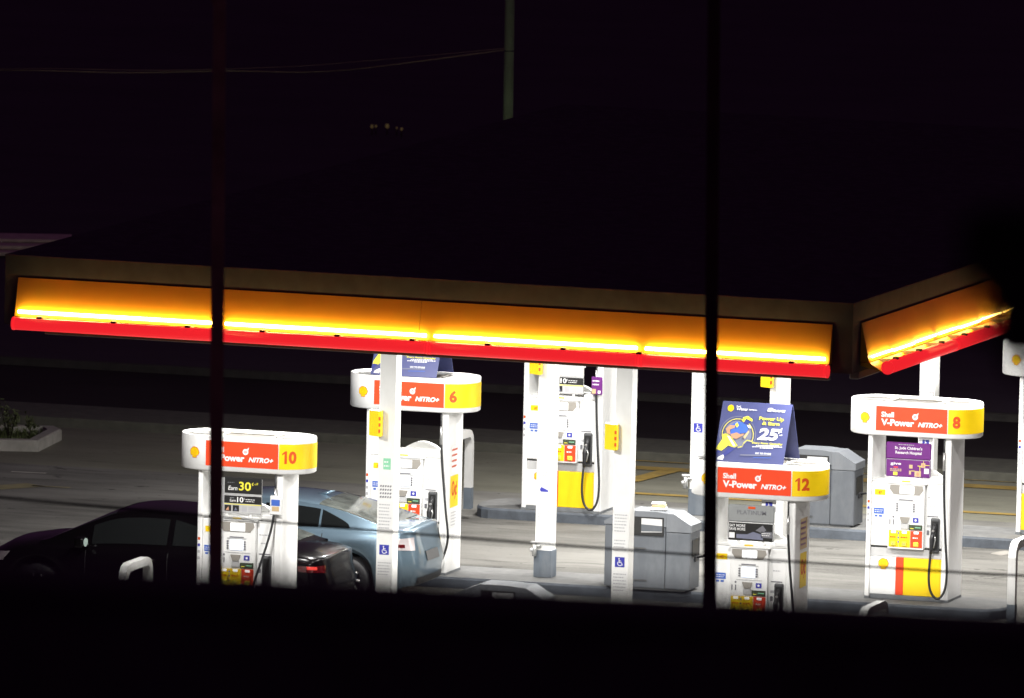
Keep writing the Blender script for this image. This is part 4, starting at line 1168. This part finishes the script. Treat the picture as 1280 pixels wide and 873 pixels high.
# ------------------------------------------------------------------ dark lamp posts in front
def lamp_post(xb, yb, xt, yt, r, label, D=138, arm=None, pm='pole'):
    a, b = dep(xb, yb, D), dep(xt, yt, D); dv = (b-a)/(b.z-a.z)
    foot = a+dv*(GZ-.03-a.z); H = b.z+1.6; topp = a+dv*(H-a.z)
    t = thing('lamp_post', label, 'lamp post', foot, 0, 'dark lamp posts in front of the station')
    mb = MB(); n = 10
    mb.tube([(topp-foot)*(k/n) for k in range(n+1)], [r*(1.12-.16*k/n) for k in range(n+1)], pm, 18); mb.build('post', t)
    mb = MB(); mb.tube([(0, 0, 0), (0, 0, .25), (0, 0, .28)], [r*2.1, r*2.1, r*1.3], pm, 18); mb.build('base', t)
    s0 = dep(xt, 16, D) if arm else topp
    e = s0-foot
    pts = [e, e+hr*-.05+Vector((0, 0, .10)), e+hr*-.14+Vector((0, 0, .35)), e+hr*-.5+Vector((0, 0, 1.0)), e+hr*-1.2+Vector((0, 0, 1.35))] if arm else [e, e+hr*.3+Vector((0, 0, .3)), e+hr*1.3+Vector((0, 0, .5))]
    mb = MB(); mb.tube(pts, r*.42, pm, 10); am = mb.build('arm', t)
    q = pts[-1]; s = -1 if arm else 1
    mb = MB(); mb.box((-.32, -.13, -.07), (.32, .13, .07), 'darkgrey', .04, 2, xf=lambda v: q+hr*(v.x+s*.3)+hd*v.y+Vector((0, 0, v.z))); mb.build('lamp_head', t)
lamp_post(269.3, 720, 274.5, 0, .062, 'dark rusty lamp post crossing pump 10 in front of the station', arm=True, pm='rust')
lamp_post(887, 745, 892.5, 0, .062, 'dark lamp post beside pump 12 covering its left edge')

# ------------------------------------------------------------------ foreground: wall on the hill crest and a dark tree
ya = math.radians(11.6)
wdv = hr*math.cos(ya)-hd*math.sin(ya)
mb = MB()
def wx_(v): return Vector((wp.x, wp.y, 0))+wdv*v.x+Vector((wdv.y*-1, wdv.x, 0))*v.y+Vector((0, 0, v.z))
mb.box((-24, -.15, WZ-2.2), (20, .15, WZ-.06), 'wall', .01, xf=wx_); w0 = None
t = thing('garden_wall', 'long dark blurred wall filling the bottom of the picture', 'wall', (wp.x, wp.y, WZ-1.3))
def shift(mb): 
    for v in mb.bm.verts: v.co -= t.location
shift(mb); mb.build('wall', t)
mb = MB(); mb.box((-24, -.19, WZ-.058), (20, .19, WZ), 'wall', .012, xf=wx_); shift(mb); mb.build('coping', t)

def tree():
    rn = random.Random(11)
    D = 36.0
    base = dep(1560, 700, D); base.z = terr(base.x, base.y)
    t = thing('dark_tree', 'out of focus black tree whose leafy bough hangs in at the right edge', 'tree', base)
    crown = dep(1560, 120, D)-base
    mb = MB()
    mb.tube([(0, 0, -.1), crown*.35+Vector((.05, .03, 0)), crown*.75, crown], [.11, .085, .06, .03], 'bark', 12)
    tips = []
    for px, py in ((1290, 345), (1275, 395), (1320, 300), (1340, 420), (1400, 260), (1450, 60), (1600, -80), (1700, 60), (1750, 300), (1500, 380), (1660, 420), (1420, -40), (1800, 180)):
        e = dep(px, py, D+rn.uniform(-.5, .5))-base; s = crown*rn.uniform(.55, .9)
        m = (s+e)/2+Vector((0, 0, .08)); mb.tube([s, m, e], [.03, .018, .006], 'bark', 6); tips.append((e, m))
    mb.build('trunk', t)
    lf = MB()
    def leaf(q):
        d1 = Vector([rn.gauss(0, 1) for _ in range(3)]).normalized(); d2 = d1.cross(Vector([rn.gauss(0, 1) for _ in range(3)])).normalized()
        l = rn.uniform(.022, .042); lf.poly([q-d1*l, q+d2*l*.45, q+d1*l, q-d2*l*.45], 'leaf')
    for e, m in tips:
        for k in range(420):
            leaf(e+(m-e)*rn.uniform(0, .8)**1.0+Vector([rn.gauss(0, .075) for _ in range(3)]))
    # the bough that hangs into the picture
    for k in range(3400):
        y = rn.uniform(270, 440); xl = lerp_tab([(270, 1216), (296, 1206), (330, 1210), (362, 1232), (380, 1256), (405, 1246), (440, 1250)], y)
        x = xl+rn.random()**.8*(1300-xl); leaf(dep(x, y, D+rn.uniform(-.25, .25))-base)
    lf.build('crown', t)
tree()

# ------------------------------------------------------------------ world, camera, render settings
w = bpy.data.worlds.new('World'); scene.world = w; w.use_nodes = True
bg = w.node_tree.nodes['Background']; bg.inputs[0].default_value = (1., .34, 1.08, 1); bg.inputs[1].default_value = .026
cd = bpy.data.cameras.new('camera'); co = bpy.data.objects.new('camera', cd); C.objects.link(co)
cd.sensor_width = 36; cd.sensor_fit = 'HORIZONTAL'; cd.lens = F_PX/1280*36; cd.clip_start = .5; cd.clip_end = 4000
mw = Matrix((CR, CU, -_d)).transposed().to_4x4(); mw.translation = CAM; co.matrix_world = mw
cd.dof.use_dof = True; cd.dof.focus_distance = (P8-CAM).length-1; cd.dof.aperture_fstop = cd.lens/1000/.13
scene.camera = co
scene.view_settings.view_transform = 'Standard'; scene.view_settings.look = 'None'; scene.view_settings.exposure = 0; scene.view_settings.gamma = 1
scene.cycles.use_denoising = True
scene.cycles.max_bounces = 6; scene.cycles.sample_clamp_indirect = 6
